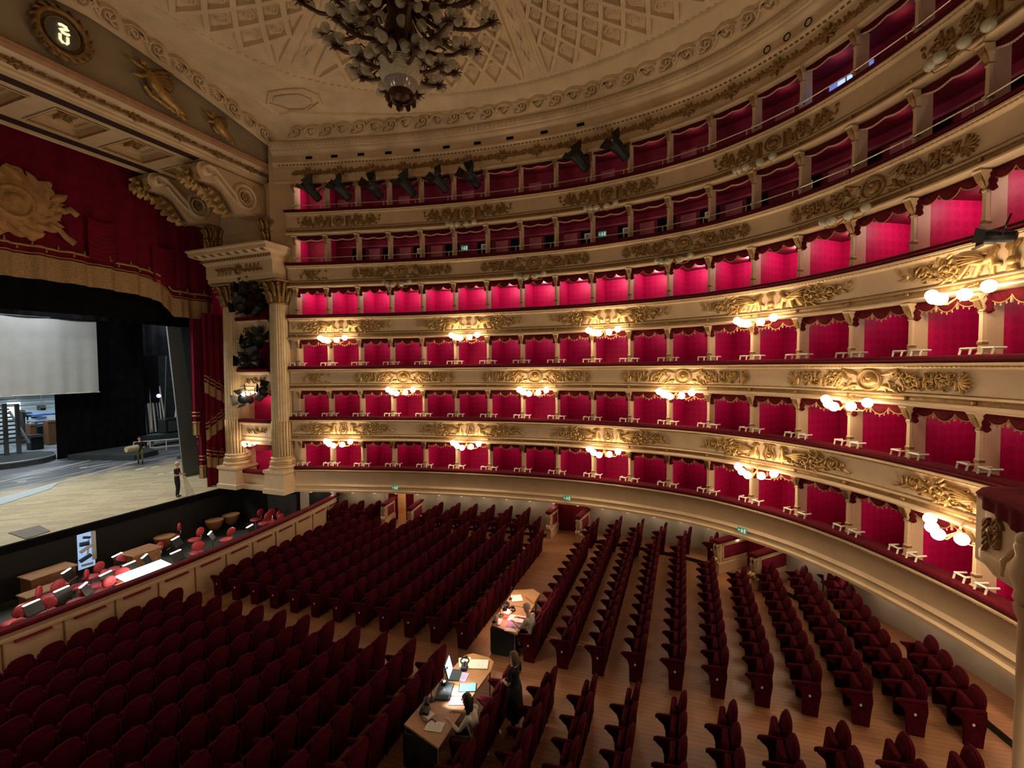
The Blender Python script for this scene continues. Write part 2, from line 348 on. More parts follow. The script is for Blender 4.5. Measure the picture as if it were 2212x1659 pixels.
class Relief:                                 # raised ornament drawn in (x along, z up), mapped by fn(x,z,h)
    def __init__(s, fn): s.mb = MB(); s.fn = fn
    def stroke(s, pts, w, h):
        n = len(pts); rs = []
        for i, p in enumerate(pts):
            a, b = pts[max(0, i-1)], pts[min(n-1, i+1)]; tx, tz = b[0]-a[0], b[1]-a[1]; L = hypot(tx, tz) or 1; nx, nz = -tz/L, tx/L
            ww = (w(i/(n-1)) if callable(w) else w)/2
            rs.append([s.fn(p[0]+nx*ww*k, p[1]+nz*ww*k, hh*h) for k, hh in ((1, 0), (.6, .8), (0, 1), (-.6, .8), (-1, 0))])
        s.mb.rings(rs, 0, False, False, None, False)
    def leaf(s, x, z, ang, L, w, h, curl=.3):
        pts = []; a = ang
        for i in range(7):
            pts.append((x, z)); x += L/6*cos(a); z += L/6*sin(a); a += curl/3
        s.stroke(pts, lambda t: w*(sin(pi*min(1, t*.92+.08))**.8)+.008, h)
    def disc(s, x, z, r, h, k=10):
        s.mb.rings([[s.fn(x+r*q*cos(2*pi*j/k), z+r*q*sin(2*pi*j/k), h*hh) for j in range(k)] for q, hh in ((1, 0), (.85, .7), (.5, 1), (.1, 1.05))], 0, False, True)
    def ring(s, x, z, r, w, h, k=18): s.stroke([(x+r*cos(2*pi*j/k), z+r*sin(2*pi*j/k)) for j in range(k+1)], w, h)
    def rose(s, x, z, r, h):
        s.stroke(spiral(x, z, r, 1.6, 2.2, 1), .055, h)
        for k in range(7): s.leaf(x+r*.35*cos(k*.9), z+r*.35*sin(k*.9), k*.9, r*.75, .075, h*.9, .5)
        s.disc(x, z, r*.28, h*1.2, 8)
    def poly(s, pts, h): s.mb.poly(pts, s.fn, h, 0, .12)
def orn(kind, fn, half=0):
    r = Relief(fn); H = .075
    for sg in ((1, -1) if not half else (1,)):
        f0 = r.fn
        r.fn = (lambda x, z, h, g=sg: fn(g*x, z, h)) if sg < 0 else fn
        for k in range(11 if not half else 5):     # small foliage filling the ground of the panel
            xx = .42+.13*k-(.3 if half else 0); am = .17-.05*xx; r.leaf(xx, am*(1 if k % 2 else -1), (2.2 if k % 2 else -2.2)+k*.3, .17, .075, .05, .6); r.stroke(spiral(xx+.05, -.17*(1 if k % 2 else -1), .06, 1.1, k, 1, 10, .3), .03, .05)
        if kind == 'medallion':
            if not half:
                if sg > 0: r.ring(0, 0, .27, .07, H*1.1); r.disc(0, 0, .19, H*1.2, 14); r.leaf(-.03, -.1, 1.6, .2, .12, H*1.9); r.disc(.02, .06, .07, H*2)
                r.leaf(.3, .14, .2, .42, .12, H); r.leaf(.3, -.14, -.2, .42, .12, H, -.3)
            o = -.9 if half else 0
            r.rose(.92+o, .02, .22, H)
            r.stroke([(.55+o+.5*t/10, .2*sin(t*.62)) for t in range(0, 11)], .06, H)
            for k in range(6): r.leaf(.45+o+.15*k, .05*sin(k*2.), (.9 if k % 2 else -.9), .24, .1, H, .6*(1 if k % 2 else -1))
            if half: continue
            r.stroke(spiral(1.35, -.06, .17, 1.3, .6, -1), .05, H); r.rose(1.62, .05, .17, H)
            for k in range(5): r.leaf(1.2+.16*k, .02, (1.1 if k % 2 else -1.1), .22, .09, H, .5*(1 if k % 2 else -1))
            for k in range(7): r.leaf(1.92, 0, -1.35+.45*k, .25, .085, H, .0)
        elif kind == 'griffin':
            if sg > 0: r.poly([(-.1, -.3), (.1, -.3), (.06, -.2), (.05, .1), (.13, .22), (.1, .27), (-.1, .27), (-.13, .22), (-.05, .1), (-.06, -.2)], H); r.disc(0, -.1, .11, H*1.4)
            r.poly([(.3, -.3), (.36, -.3), (.38, -.1), (.5, -.07), (.62, -.3), (.7, -.3), (.66, -.08), (.76, -.02), (.92, -.28), (1.0, -.26), (.92, .0), (.8, .09), (.62, .1), (.5, .06), (.42, .14), (.36, .28), (.28, .28), (.24, .2), (.3, .1), (.26, -.06), (.18, -.1), (.2, -.16), (.3, -.12)], H)
            for k in range(4): r.leaf(.46+.03*k, .05+.0*k, .55-.14*k, .55-.05*k, .1, H*1.3, -.25)
            r.rose(1.2, -.01, .25, H); r.stroke([(.9+.06*t, -.24+.02*t+.05*sin(t)) for t in range(8)], .05, H)
            for k in range(8): r.leaf(1.2+.24*cos(k*.8), .24*sin(k*.8), k*.8+.6, .2, .085, H, .4)
            r.stroke(spiral(1.68, .02, .18, 1.4, 2.6, -1), .055, H); r.disc(1.68, .02, .07, H*1.2, 8)
            for k in range(6): r.leaf(1.5+.12*k, -.05+.02*k, (1.0 if k % 2 else -1.0), .2, .08, H, .5)
        elif kind == 'lyre':
            if sg > 0: r.ring(0, -.08, .11, .05, H); r.disc(0, -.08, .07, H*1.3)
            r.stroke([(.1, -.26), (.19, -.1), (.15, .08), (.1, .2), (.16, .27)], .05, H); r.stroke([(0, .27), (.16, .27)], .05, H); r.stroke([(.04, .25), (.04, 0)], .02, H)
            r.poly([(.3, -.28), (.42, -.24), (.55, -.2), (.62, -.06), (.52, .02), (.46, .12), (.5, .22), (.42, .29), (.34, .27), (.3, .2), (.36, .16), (.36, .06), (.3, -.06)], H)
            for k in range(5): r.leaf(.5+.02*k, .0, .42-.15*k, .62-.07*k, .11, H*1.3, -.2)
            r.rose(1.25, -.02, .27, H)
            for k in range(8): r.leaf(1.25+.2*cos(k*.8), .2*sin(k*.8), k*.8+.4, .2, .08, H, .4)
            r.stroke([(.6, -.24), (.8, -.2), (.95, -.26), (1.05, -.12)], .05, H)
            r.stroke(spiral(1.78, .03, .2, 1.4, 2.6, -1), .055, H); r.disc(1.78, .03, .06, H)
            for k in range(7): r.leaf(1.5+.1*k, -.04, (1.0 if k % 2 else -1.0), .2, .08, H, .5)
        else:
            if sg > 0: r.ring(0, 0, .22, .06, H); r.disc(0, 0, .15, H*1.2); r.stroke(spiral(0, 0, .13, 1.2, 0, 1), .04, H*1.8)
            r.stroke([(.34, -.26), (.34, .2)], .07, H); r.poly([(.38, -.2), (.55, -.24), (.62, -.05), (.52, .1), (.44, .24), (.38, .1)], H)
            r.stroke([(.6+.09*t, .12*sin(t*.75)) for t in range(9)], .07, H)
            r.rose(.88, .06, .19, H)
            for k in range(8): r.leaf(.62+.11*k, .1*sin(k), (1.0 if k % 2 else -1.0), .24, .1, H, .6*(1 if k % 2 else -1))
            r.stroke(spiral(1.45, 0, .2, 1.7, 2.5, 1), .06, H); r.disc(1.45, 0, .06, H)
            for k in range(3): r.leaf(1.2+.1*k, -.1, -.8+.6*k, .22, .09, H)
        r.fn = f0
    return r.mb
BOXW = 1.745
def frieze_fn(sc, zc):
    return lambda x, z, h: R(sc+x*1.27/BOXW, .125+h, zc+z*1.06)
OKIND = [None, 'lyre', 'medallion', 'griffin', 'medallion', 'scroll']
for t in range(6):
    z = ZR[t]; mid = R(9, 0, z-1)
    fr = tag(link('balcony_front', None, None, (mid[0], mid[1], z)), 'cream and gold balcony front of the %s tier of boxes' % TIER[t], 'balcony', None, 'structure')
    fronts.append(fr)
    mb = MB(); rsweep(mb, FRP if t else FRP1, S0, S1, .25, dz=z); part('parapet', mb, CREAM if t < 4 else CREAM, fr, 35)
    mb = MB(); rsweep(mb, RAILP, S0-.02, S1, .25, dz=z); part('velvet_rail', mb, VELVET, fr, 40)
    mb = MB(); k = 0                      # gilt bead moulding under the rail
    rs = []
    for i, s in enumerate(srange(S0, S1, .035)):
        q = .012+.014*(i % 2); rs.append([R(s, .27+q*cos(a), z-.235+q*sin(a)) for a in (2.4, 1.2, 0, -1.2, -2.4)])
    mb.rings(rs, 0, False, False, None, False); part('bead_moulding', mb, GOLD, fr, kind='stuff')
    if t:
        mb = MB(); rsweep(mb, [(.14, -1.015), (.15, -1.05), (.14, -1.11)], S0, S1, .25, dz=z, closed=False); rsweep(mb, [(.135, -.905), (.15, -.92), (.135, -.935)], S0, S1, .25, dz=z, closed=False)
        part('gilt_fillet', mb, GOLD2, fr)
        bm0 = MB(); bm0.lathe([(.055, 0), (.06, .02), (.03, .045), (.0, .05)], 8, 0, (0, 0, 0), lambda x, y, zz: (x, -zz, y)); bme = mesh('rosette_boss', bm0, GOLD, True)
        for k in range(0, 20):
            p = R(k, .15, z-1.065); a = R(k, 1); b = R(k, 0)
            o = link('rosette_boss', bme, fr, (p[0]-mid[0], p[1]-mid[1], p[2]-z), atan2(a[1]-b[1], a[0]-b[0])+pi/2)
        cs = [1.45+4*k for k in range(5)] if t % 2 else [3.4+4*k for k in range(4)]
        if t == 5: cs = [1.45+4*k for k in range(5)]
        if t in (2, 4):
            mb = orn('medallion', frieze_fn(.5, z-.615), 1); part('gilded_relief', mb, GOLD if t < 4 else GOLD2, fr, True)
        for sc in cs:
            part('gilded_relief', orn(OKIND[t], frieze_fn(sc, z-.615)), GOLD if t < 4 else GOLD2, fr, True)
sl = MB(); sl.lathe([(.07, 0), (.07, .03), (.0, .035)], 8); SLM = mesh('soffit_lamp', sl, mat('added_lamp_glass', (1, .9, .75), .4, var=.01, emit=(1, .8, .6), es=.4))  # lamp row and disc fittings added under the overhang to brighten the lower wall
for i_ in range(28):
    s_ = .3+.69*i_; p = R(s_, .05, ZR[0]-1.42); mid = fronts[0].location
    link('soffit_lamp', SLM, fronts[0], (p[0]-mid[0], p[1]-mid[1], p[2]-mid[2])); light('POINT', R(s_, .05, ZR[0]-1.5), SOFFIT_W, (1, .82, .62), .05)
# end pier closing the ring towards the proscenium
mb = MB(); ringbox(mb, -.75, -.05, -1.4, -.06, 1.4, 19.8); pier = tag(link('trim_1', mesh('trim_1', mb, CREAM)), kind='structure')
# ------------------------------------------------------------------ opera boxes
NB = 19
def box_frame(k):
    a, b = R(k), R(k+1); m = ((a[0]+b[0])/2, (a[1]+b[1])/2); dx, dy = b[0]-a[0], b[1]-a[1]; L = hypot(dx, dy)
    rz = atan2(dy, dx)                  # local +x runs from post k to post k+1, local +y goes into the wall
    def loc(p):
        x, y = p[0]-m[0], p[1]-m[1]; return (x*cos(-rz)-y*sin(-rz), x*sin(-rz)+y*cos(-rz))
    return m, rz, L, loc
def scallop(u):                          # three swags across one opening, 0..1
    a = u*3 % 1.0; return abs(sin(pi*a))**.7*(1.25 if .333 < u < .667 else .85)
DEPTH = 2.1
def box_meshes(k):
    m, rz, L, loc = box_frame(k); h = L/2; M = {}
    ga, gb = loc(R(k, -1.25)), loc(R(k+1, -1.25))
    pa, pb, qa, qb = loc(R(k, -DEPTH)), loc(R(k+1, -DEPTH)), loc(R(k, -.4)), loc(R(k+1, -.4))
    z0, z1 = -1.0, 1.42
    def wallq(mb, p, q, m=0):
        l = hypot(q[0]-p[0], q[1]-p[1]); mb.quad((p[0], p[1], z0), (q[0], q[1], z0), (q[0], q[1], z1), (p[0], p[1], z1), m, [(0, z0), (l, z0), (l, z1), (0, z1)])
    e = .05
    mb = MB(); wallq(mb, pb, pa); M['back_wall'] = mesh('back_wall', mb, DAMASK)
    for (p, q, sg, nm_) in ((qa, pa, 1, 'side_wall'), (qb, pb, -1, 'side_wall_2')):
        mb = MB(); wallq(mb, (p[0]+sg*e, p[1]), (q[0]+sg*e, q[1])); M[nm_] = mesh('side_wall', mb, DAMASK)
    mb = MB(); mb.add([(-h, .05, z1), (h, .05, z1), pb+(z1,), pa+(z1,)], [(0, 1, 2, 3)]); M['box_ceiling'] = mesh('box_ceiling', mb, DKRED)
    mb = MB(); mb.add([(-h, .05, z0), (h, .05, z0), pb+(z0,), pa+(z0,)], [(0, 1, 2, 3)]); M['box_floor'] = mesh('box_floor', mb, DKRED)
    mb = MB()                            # jamb of the partition behind the post
    za, zb = loc(R(k, -.05)), loc(R(k, -.42))
    mb.box((-.055, min(0, 0), z0), (.055, 1, z1), 0, lambda x, y, z: (za[0]+(zb[0]-za[0])*y+x, za[1]+(zb[1]-za[1])*y, z))
    M['partition_jamb'] = mesh('partition_jamb', mb, CREAM)
    # post: base, shaft, dark collars, bracket capital leaning out under the balcony above
    mb = MB(); x = -h
    def sq(w, z, oy=0, ox=0): return [(x+ox-w, oy-w, z), (x+ox+w, oy-w, z), (x+ox+w, oy+w, z), (x+ox-w, oy+w, z)]
    mb.rings([sq(.085, .0), sq(.085, .05), sq(.06, .09), sq(.055, .25), sq(.065, .26), sq(.065, .33), sq(.05, .36), sq(.045, .95), sq(.06, .98), sq(.06, 1.02), sq(.05, 1.05, -.0), sq(.07, 1.2, -.03), sq(.1, 1.33, -.09), sq(.12, 1.42, -.12)], 0, True, True)
    M['post'] = mesh('post', mb, CREAM)
    mb = MB(); mb.rings([sq(.069, .265), sq(.072, .295), sq(.069, .325)], 0, True, True); M['post_collar'] = mesh('post_collar', mb, GOLD2); mb = MB(); mb.rings([sq(.064, 1.0), sq(.068, 1.015), sq(.064, 1.03)], 0, True, True); M['post_collar_2'] = mesh('post_collar', mb, GOLD2)
    mb = MB(); mb.rings([[(x-.05, -.07, 1.06), (x+.05, -.07, 1.06), (x+.05, -.02, 1.05), (x-.05, -.02, 1.05)], [(x-.07, -.16, 1.2), (x+.07, -.16, 1.2), (x+.07, -.04, 1.22), (x-.07, -.04, 1.22)], [(x-.09, -.22, 1.36), (x+.09, -.22, 1.36), (x+.09, -.1, 1.38), (x-.09, -.1, 1.38)]], 0, True, True)
    M['bracket_capital'] = mesh('bracket_capital', mb, GOLD2)
    # valance of three swags with braid and tassels
    mb = MB(); tr = MB(); fr = MB(); NX = 24; a, b = -h+.09, h-.09
    def vp(u, v):
        d = .10+.16*scallop(u); return (a+(b-a)*u, .06-.035*sin(pi*v)*(.4+scallop(u)), z1-v*d-.02*v)
    mb.grid(vp, NX, 4); M['valance'] = mesh('valance', mb, VAL, True)
    edge = [vp(i/NX, 1) for i in range(NX+1)]
    tr.tube([(p[0], p[1]-.015, p[2]) for p in edge], .014, 5); M['braid'] = mesh('braid', tr, TRIM, True)
    for i, p in enumerate(edge):
        if i % 2 == 0: fr.rings([[(p[0]+.012*cos(q), p[1]-.01+.012*sin(q), p[2]-.01) for q in (0, 2.1, 4.2)], [(p[0]+.02*cos(q), p[1]-.01+.02*sin(q), p[2]-.05) for q in (0, 2.1, 4.2)], [(p[0]+.004*cos(q), p[1]-.01+.004*sin(q), p[2]-.075) for q in (0, 2.1, 4.2)]], 0, False, True)
    for u in (.333, .667):
        p = vp(u, 1); fr.lathe([(.012, .02), (.02, -.05), (.03, -.08), (.028, -.16), (.0, -.18)], 6, 0, (p[0], p[1]-.02, p[2]))
    M['fringe'] = mesh('fringe', fr, FRINGE)
    mb = MB()
    for sg, c in ((1, -h+.10), (-1, h-.10)):      # gathered side falls
        mb.lathe([(.03, .0), (.07, -.08), (.045, -.14), (.085, -.24), (.055, -.32), (.09, -.40), (.02, -.46)], 8, 0, (c, .05, z1), None, lambda q: 1+.25*cos(4*q))
    M['side_fall'] = mesh('side_fall', mb, VAL, True)
    for sg in (1, -1):                   # white rail brackets, one each side of the post
        mb = MB(); c = x+sg*.27
        for (p, q) in (((c-.13, -.16, .03), (c-.13, -.12, .18)), ((c+.13, -.16, .03), (c+.13, -.12, .18)), ((c-.15, -.12, .18), (c+.15, -.12, .18)), ((c-.13, .14, .18), (c-.13, -.12, .18)), ((c+.13, .14, .18), (c+.13, -.12, .18))):
            mb.tube([p, q], .03, 4)
        M['rail_bracket' if sg > 0 else 'rail_bracket_2'] = mesh('rail_bracket', mb, WHITE)
    # upper gallery pieces
    mb = MB(); tr = MB()
    def gp(u, v):
        d = .12+.07*abs(sin(2*pi*u))**1.2*(1 if u < 2 else 1)+.05*sin(pi*u); return (a+(b-a)*u, .05-.02*sin(pi*v), z1-v*d)
    mb.grid(gp, NX, 2); M['gallery_swag'] = mesh('gallery_swag', mb, VAL, True)
    rs = []
    for i in range(NX*2+1):
        p = gp(i/(NX*2), 1); g = .045 if i % 2 else .03; rs.append([(p[0], p[1]-.012, p[2]+.02), (p[0], p[1]-.03, p[2]), (p[0], p[1]-.012, p[2]-g)])
    tr.rings(rs, 0, False, False, None, False); M['pale_fringe'] = mesh('pale_fringe', tr, PALEFR)
    mb = MB(); mb.tube([(-h+.02, -.1, .27), (h-.02, -.1, .27)], .02, 5); mb.tube([(h-.22, -.1, .27), (h-.22, -.1, .03)], .02, 5); mb.box((-h-.05, -.12, .22), (-h+.05, -.02, .32)); M['brass_rail'] = mesh('brass_rail', mb, BRASS)
    y1 = pa[1] if False else None
    def bw(u, z, off=.03):               # point on the back wall
        return (ga[0]+(gb[0]-ga[0])*u, ga[1]+(gb[1]-ga[1])*u-off, z)
    mb = MB(); mb.quad(bw(.5, -1), bw(.92, -1), bw(.92, 1.0), bw(.5, 1.0)); M['dark_doorway'] = mesh('dark_doorway', mb, BLKCL)
    mb = MB(); mb.quad(bw(.06, -1, .05), bw(.42, -1, .05), bw(.42, .96, .05), bw(.06, .96, .05)); M['rose_panel'] = mesh('rose_panel', mb, PINKW)
    mb = MB(); mb.box((0, 0, 1.04), (1, .08, 1.13), 0, lambda u, y, z: bw(u, z, .02+y)); M['rose_band'] = mesh('rose_band', mb, mat_rb)
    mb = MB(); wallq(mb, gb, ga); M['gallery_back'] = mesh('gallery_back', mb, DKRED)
    return m, rz, M
mat_rb = mat('rose_moulding', (.30, .03, .06), .6, var=.1)
BM = [box_meshes(k) for k in range(NB)]
def nth(k): return ORD[k+1]
for t in range(6):
    for k in range(NB):
        if k == NB-1 and t == 0: pass
        m, rz, M = BM[k]
        lab = {0: 'red damask opera box of the lowest tier, %s from the stage', 1: 'red damask opera box of the second tier, %s from the stage', 2: 'red damask opera box of the third tier, %s from the stage',
               3: 'bright red damask opera box of the fourth tier, %s from the stage', 4: 'dark gallery bay of the fifth tier, %s from the stage, behind a brass rail', 5: 'dark red gallery bay of the top tier, %s from the stage, behind a brass rail'}[t] % nth(k)
        o = thing('opera_box' if t < 4 else 'gallery_bay', lab, 'opera box' if t < 4 else 'gallery bay', (m[0], m[1], ZR[t]), rz, 'opera boxes of the %s tier' % TIER[t] if t < 4 else 'gallery bays of the %s tier' % TIER[t])
        if t < 4: names = ['back_wall', 'side_wall', 'side_wall_2', 'box_ceiling', 'box_floor', 'partition_jamb', 'post', 'post_collar', 'post_collar_2', 'bracket_capital', 'valance', 'braid', 'side_fall'] + (['fringe', 'rail_bracket', 'rail_bracket_2'] if t < 3 else [])
        else:
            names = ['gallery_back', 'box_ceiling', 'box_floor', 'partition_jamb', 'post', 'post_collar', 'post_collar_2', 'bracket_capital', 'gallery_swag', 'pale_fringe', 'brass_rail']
            if k == 0: names += ['side_wall', 'side_wall_2']
            if t == 4 and k: names += ['rose_band', 'dark_doorway'] + (['rose_panel'] if k % 4 != 1 else [])
            if t == 5 and k % 2: names += ['rose_panel']
        for n in names: link(M[n].name.split('.')[0], M[n], o)
    for k in range(NB):
        if t < 4: light('POINT', R(k+.5, -1.3, ZR[t]+1.34), BOX_W*(2.5 if t == 3 else .85), (1, .74, .68), .06)
        else: light('POINT', R(k+.5, -.5, ZR[t]+1.15), BOX_W*(1. if k == 0 else (.2 if k < 12 else .17)), (1, .72, .62), .06)
# ------------------------------------------------------------------ sconces: five globes on curved brass arms
def sconce_proto(lit):
    r = thing('globe_sconce')
    mb = MB(); mb.tube([(0, 0, .12), (0, -.1, .1), (0, -.2, .02), (0, -.22, -.1)], .025, 6); mb.ball((0, -.22, -.1), .05, 8, 5); mb.tube([(-.28, -.18, .0), (.28, -.18, .0)], .02, 5); local('bracket', mb, GOLD, r)
    gl = MB(); gl.ball((0, 0, 0), .135, 14, 8); gm = mesh('glass_globe', gl, GLOBE if lit else GLOBEOFF, True)
    for i, (x, y, z) in enumerate(((-.68, -.3, -.03), (-.40, -.5, -.14), (-.1, -.62, -.2), (.32, -.48, -.16), (.66, -.3, -.04))):
        mb = MB(); mb.tube([(0, -.22, -.1), (x*.4, y*.6-.1, -.3), (x*.85, y, -.27), (x, y, z-.1)], .016, 5); local('arm', mb, GOLD, r)
        link('glass_globe', gm, r, (x, y, z))
    return r
protos = {}
def place_sconce(s, t, lit, idx):
    p = R(s, .26, ZR[t]-1.2); a = R(s, 1); b = R(s, 0); rz = atan2(a[1]-b[1], a[0]-b[0])+pi/2
    lab = ('lit five-globe sconce under the %s tier front, %s from the stage' if lit else 'unlit five-globe sconce under the %s tier front, %s from the stage') % (TIER[t], ORD[idx+1])
    g = 'lit globe sconces' if lit else 'unlit globe sconces'
    if lit not in protos:
        o = sconce_proto(lit); protos[lit] = o; o.location = p; o.rotation_euler = (0, 0, rz); tag(o, lab, 'sconce', g)
    else: o = dup(protos[lit], p, rz, lab, g)
for t, lst in ((1, [1.4, 5.4, 9.4, 13.3, 17.05]), (2, [3.4, 7.4, 11.3, 15.2]), (3, [1.3, 5.4, 9.4, 13.25, 17.0])):
    for i, s in enumerate(lst): place_sconce(s, t, True, i)
for t, lst in ((4, [3.35, 7.35, 11.25, 15.1]), (5, [5.35, 9.35, 13.2, 16.9])):
    for i, s in enumerate(lst): place_sconce(s, t, False, i)
# ------------------------------------------------------------------ upper cornice of the hall
CORN = [(-.15, 17.72), (.12, 17.74), (.16, 17.82), (.12, 17.9), (.05, 17.94), (.04, 18.62), (.12, 18.68), (.2, 18.78), (.2, 18.84), (.1, 18.9), (.1, 19.18), (.16, 19.22), (.3, 19.3), (.34, 19.36), (.34, 19.42), (.42, 19.46), (.46, 19.74), (.42, 19.8), (-.15, 19.85)]
mb = MB(); rsweep(mb, CORN, -.55, S1, .25); cornice = tag(link('trim_2', mesh('trim_2', mb, CREAM2, 35)), kind='structure')
mb = MB(); rs = []
for i, s in enumerate(srange(-.5, S1, .06)):         # leaf moulding
    q = .05 if i % 2 else .0; rs.append([R(s, .42+q, 19.46), R(s, .47+q, 19.58), R(s, .47+q*.6, 19.72)])
mb.rings(rs, 0, False, False, None, False); part('leaf_moulding', mb, CREAM2, cornice, kind='stuff')
mb = MB()                                             # carved band
for i, s in enumerate(srange(-.4, S1-.1, .11)): ringbox(mb, s, s+.06, .1, .145, 18.66+.0, 18.8)
part('carved_band', mb, GOLD2, cornice, kind='stuff')
def garland_unit(fn, L):
    r = Relief(fn)
    r.stroke([(-L/2+L*i/12, .05*sin(i*1.1)) for i in range(13)], .16, .07)
    for i in range(11):
        x = -L/2+L*(i+.5)/11; r.leaf(x, 0, (.8 if i % 2 else -.8), .2, .11, .08, .5); r.leaf(x, 0, (2.4 if i % 2 else -2.4), .17, .1, .08, -.5)
    for q in range(7): r.leaf(0, 0, q*.9, .3, .13, .1, .3)
    r.disc(0, 0, .12, .12, 8); return r.mb
for k in range(0, 19):
    part('gilded_garland', garland_unit(lambda x, z, h, k=k: R(k+.5+x/BOXW, .045+h, 18.28+z), BOXW*.98), GOLD2, cornice, True)
mb0 = MB()
for k in range(0, 10):
    s = .45+k*.8+.012*k*k
    m_ = MB(); ringbox(m_, s, s+.2, .09, .125, 18.97, 19.1); part('vent_slot', m_, BLKCL, cornice)
for s in (13.3, 13.72, 14.15, 14.8, 15.3):
    m_ = MB(); m_.rings([[R(s+.13/BOXW*cos(q*pi/5)*r, dd, 19.05+.13*sin(q*pi/5)*r) for q in range(10)] for r, dd in ((1, .09), (1, .13), (.8, .12), (.8, .1))], 0, False, True); part('round_vent', m_, BLKCL, cornice)
# ------------------------------------------------------------------ ceiling: cove, border, shallow dome with ribs and coffers
CC = (0., 6.2); ERX, ERY = 9.0, 11.9
LUNY = 20.6
per = [R(s, .44)[:2] for s in reversed(srange(-.3, 19.6, .1))]
apx = per[0][0]
poly = [(x, y) for x, y in per]+[(8.0, LUNY), (-8.0, LUNY)]+[(-x, y) for x, y in reversed(per)]
def hitper(phi):
    dx, dy = cos(phi), sin(phi); best = None
    for (a, b) in zip(poly, poly[1:]+poly[:1]):
        ex, ey = b[0]-a[0], b[1]-a[1]; den = dx*ey-dy*ex
        if abs(den) < 1e-9: continue
        t = ((a[0]-CC[0])*ey-(a[1]-CC[1])*ex)/den; u = ((a[0]-CC[0])*dy-(a[1]-CC[1])*dx)/den
        if t > 0 and -1e-6 <= u <= 1+1e-6 and (best is None or t > best): best = t
    return (CC[0]+dx*best, CC[1]+dy*best)
def arch(x): return 1.35*(1-min(1, abs(x)/8.1)**1.3)
NP = 240; PER = []; ELL = []
for i in range(NP+1):
    ph = 2*pi*i/NP; p = hitper(ph); st = p[1] > LUNY-.05
    zo = 19.78+(arch(p[0])-.1 if st else 0)
    PER.append((p[0], p[1], zo)); e = (CC[0]+ERX*cos(ph)/sqrt(cos(ph)**2+(sin(ph)*ERX/ERY)**2), CC[1]+ERX*sin(ph)/sqrt(cos(ph)**2+(sin(ph)*ERX/ERY)**2))
    bump = max(0, sin(ph))**6*.55
    ELL.append((e[0], e[1], 20.78+bump))
def lerp(a, b, t): return tuple(a[k]+(b[k]-a[k])*t for k in range(len(a)))
def ceil_pt(i, t):                       # t: 0 perimeter .. 1 edge of the coffered field, then 1..2 to the centre
    i = i % NP; i0 = int(i); f = i-i0; P = lerp(PER[i0], PER[(i0+1) % NP], f); E_ = lerp(ELL[i0], ELL[(i0+1) % NP], f)
    L = hypot(P[0]-E_[0], P[1]-E_[1])
    if t <= 1:
        w = t*L; c = min(.75, L*.6)      # cove width
        q = lerp(P, E_, t)
        if w < c: z = P[2]+.55*sin(pi/2*w/c)
        else: z = P[2]+.55+(E_[2]-P[2]-.55)*((w-c)/(L-c))
        return (q[0], q[1], z)
    r = 2-t; q = lerp(CC, E_[:2], r); return (q[0], q[1], E_[2]+(21.9-E_[2])*(1-r*r))
def cpd(i, t, h):                        # pushed down from the ceiling surface by h
    p = ceil_pt(i, t); d = (p[0]-CC[0], p[1]-CC[1]); L = hypot(*d) or 1
    k = .6 if t < .35 else .12
    return (p[0]-d[0]/L*h*k, p[1]-d[1]/L*h*k, p[2]-h)
mb = MB(); ts = [0, .05, .1, .16, .22, .3, .4, .55, .7, .85, 1.0, 1.2, 1.4, 1.6, 1.8, 1.99]
mb.rings([[ceil_pt(i, t) for i in range(NP)] for t in ts], 0, False, True)
ceiling = tag(link('ceiling', mesh('ceiling', mb, CREAM2, 40)), kind='structure')
def ctube(t, h0, wd, a=0, b=NP, st=1.):
    mb = MB(); rs = []; i = a
    while i <= b+1e-6:
        rs.append([cpd(i, t-wd, 0), cpd(i, t-wd*.5, h0), cpd(i, t+wd*.5, h0), cpd(i, t+wd, 0)]); i += st
    return mb.rings(rs, 0, False, False, None, False)
for t, h, wd in ((1.0, .10, .04), (.86, .06, .05), (.38, .08, .04)): part('ring_moulding', ctube(t, h, wd), CREAM2, ceiling, 40)
mb = MB()
for i in range(0, NP*2):                 # beaded moulding just outside the field
    if i % 2 == 0:
        a = i/2; mb.rings([[cpd(a, .92, .0), cpd(a+.5, .92, .0), cpd(a+.5, .945, .0), cpd(a, .945, .0)], [cpd(a+.08, .925, .05), cpd(a+.42, .925, .05), cpd(a+.42, .94, .05), cpd(a+.08, .94, .05)]], 0, False, True)
part('bead_moulding', mb, CREAM2, ceiling, kind='stuff')
# ribs with an ornamented strip, and the lozenge coffers between them
def phi2i(ph): return (ph/(2*pi)*NP) % NP
ribs = [0, 62, 118, 180, 242, 298]
def csurf(ph, rho, h): return cpd(phi2i(ph), 2-rho, h)
for d in ribs:
    ph = rad(d); mb = MB()
    for sg in (-1, 1):
        rs = []
        for k in range(13):
            rho = .22+.765*k/12; w_ = (.30+.28*rho)/(9.5*rho); wi = .09/(9.5*rho)
            rs.append([csurf(ph+sg*w_-wi, rho, 0), csurf(ph+sg*w_-wi*.6, rho, .12), csurf(ph+sg*w_+wi*.6, rho, .12), csurf(ph+sg*w_+wi, rho, 0)])
        mb.rings(rs, 0, False, False, None, False)
    part('ceiling_rib', mb, CREAM2, ceiling, 40)
    r = Relief(lambda x, z, h, ph=ph: csurf(ph+x/(9.5*max(.2, z)), z, h))
    for k in range(6):
        z = .34+.11*k
        for sg in (-1, 1):
            r.stroke([(sg*(.05+.2*sin(q*.35)), z+.012*q) for q in range(9)], .07, .07)
        r.mb.rings([[r.fn(.1*cos(q*.8), z+.02+.013*sin(q*.8), 0) for q in range(8)], [r.fn(.06*cos(q*.8), z+.02+.008*sin(q*.8), .08) for q in range(8)]], 0, False, True)
    part('rib_ornament', r.mb, CREAM2, ceiling, True)
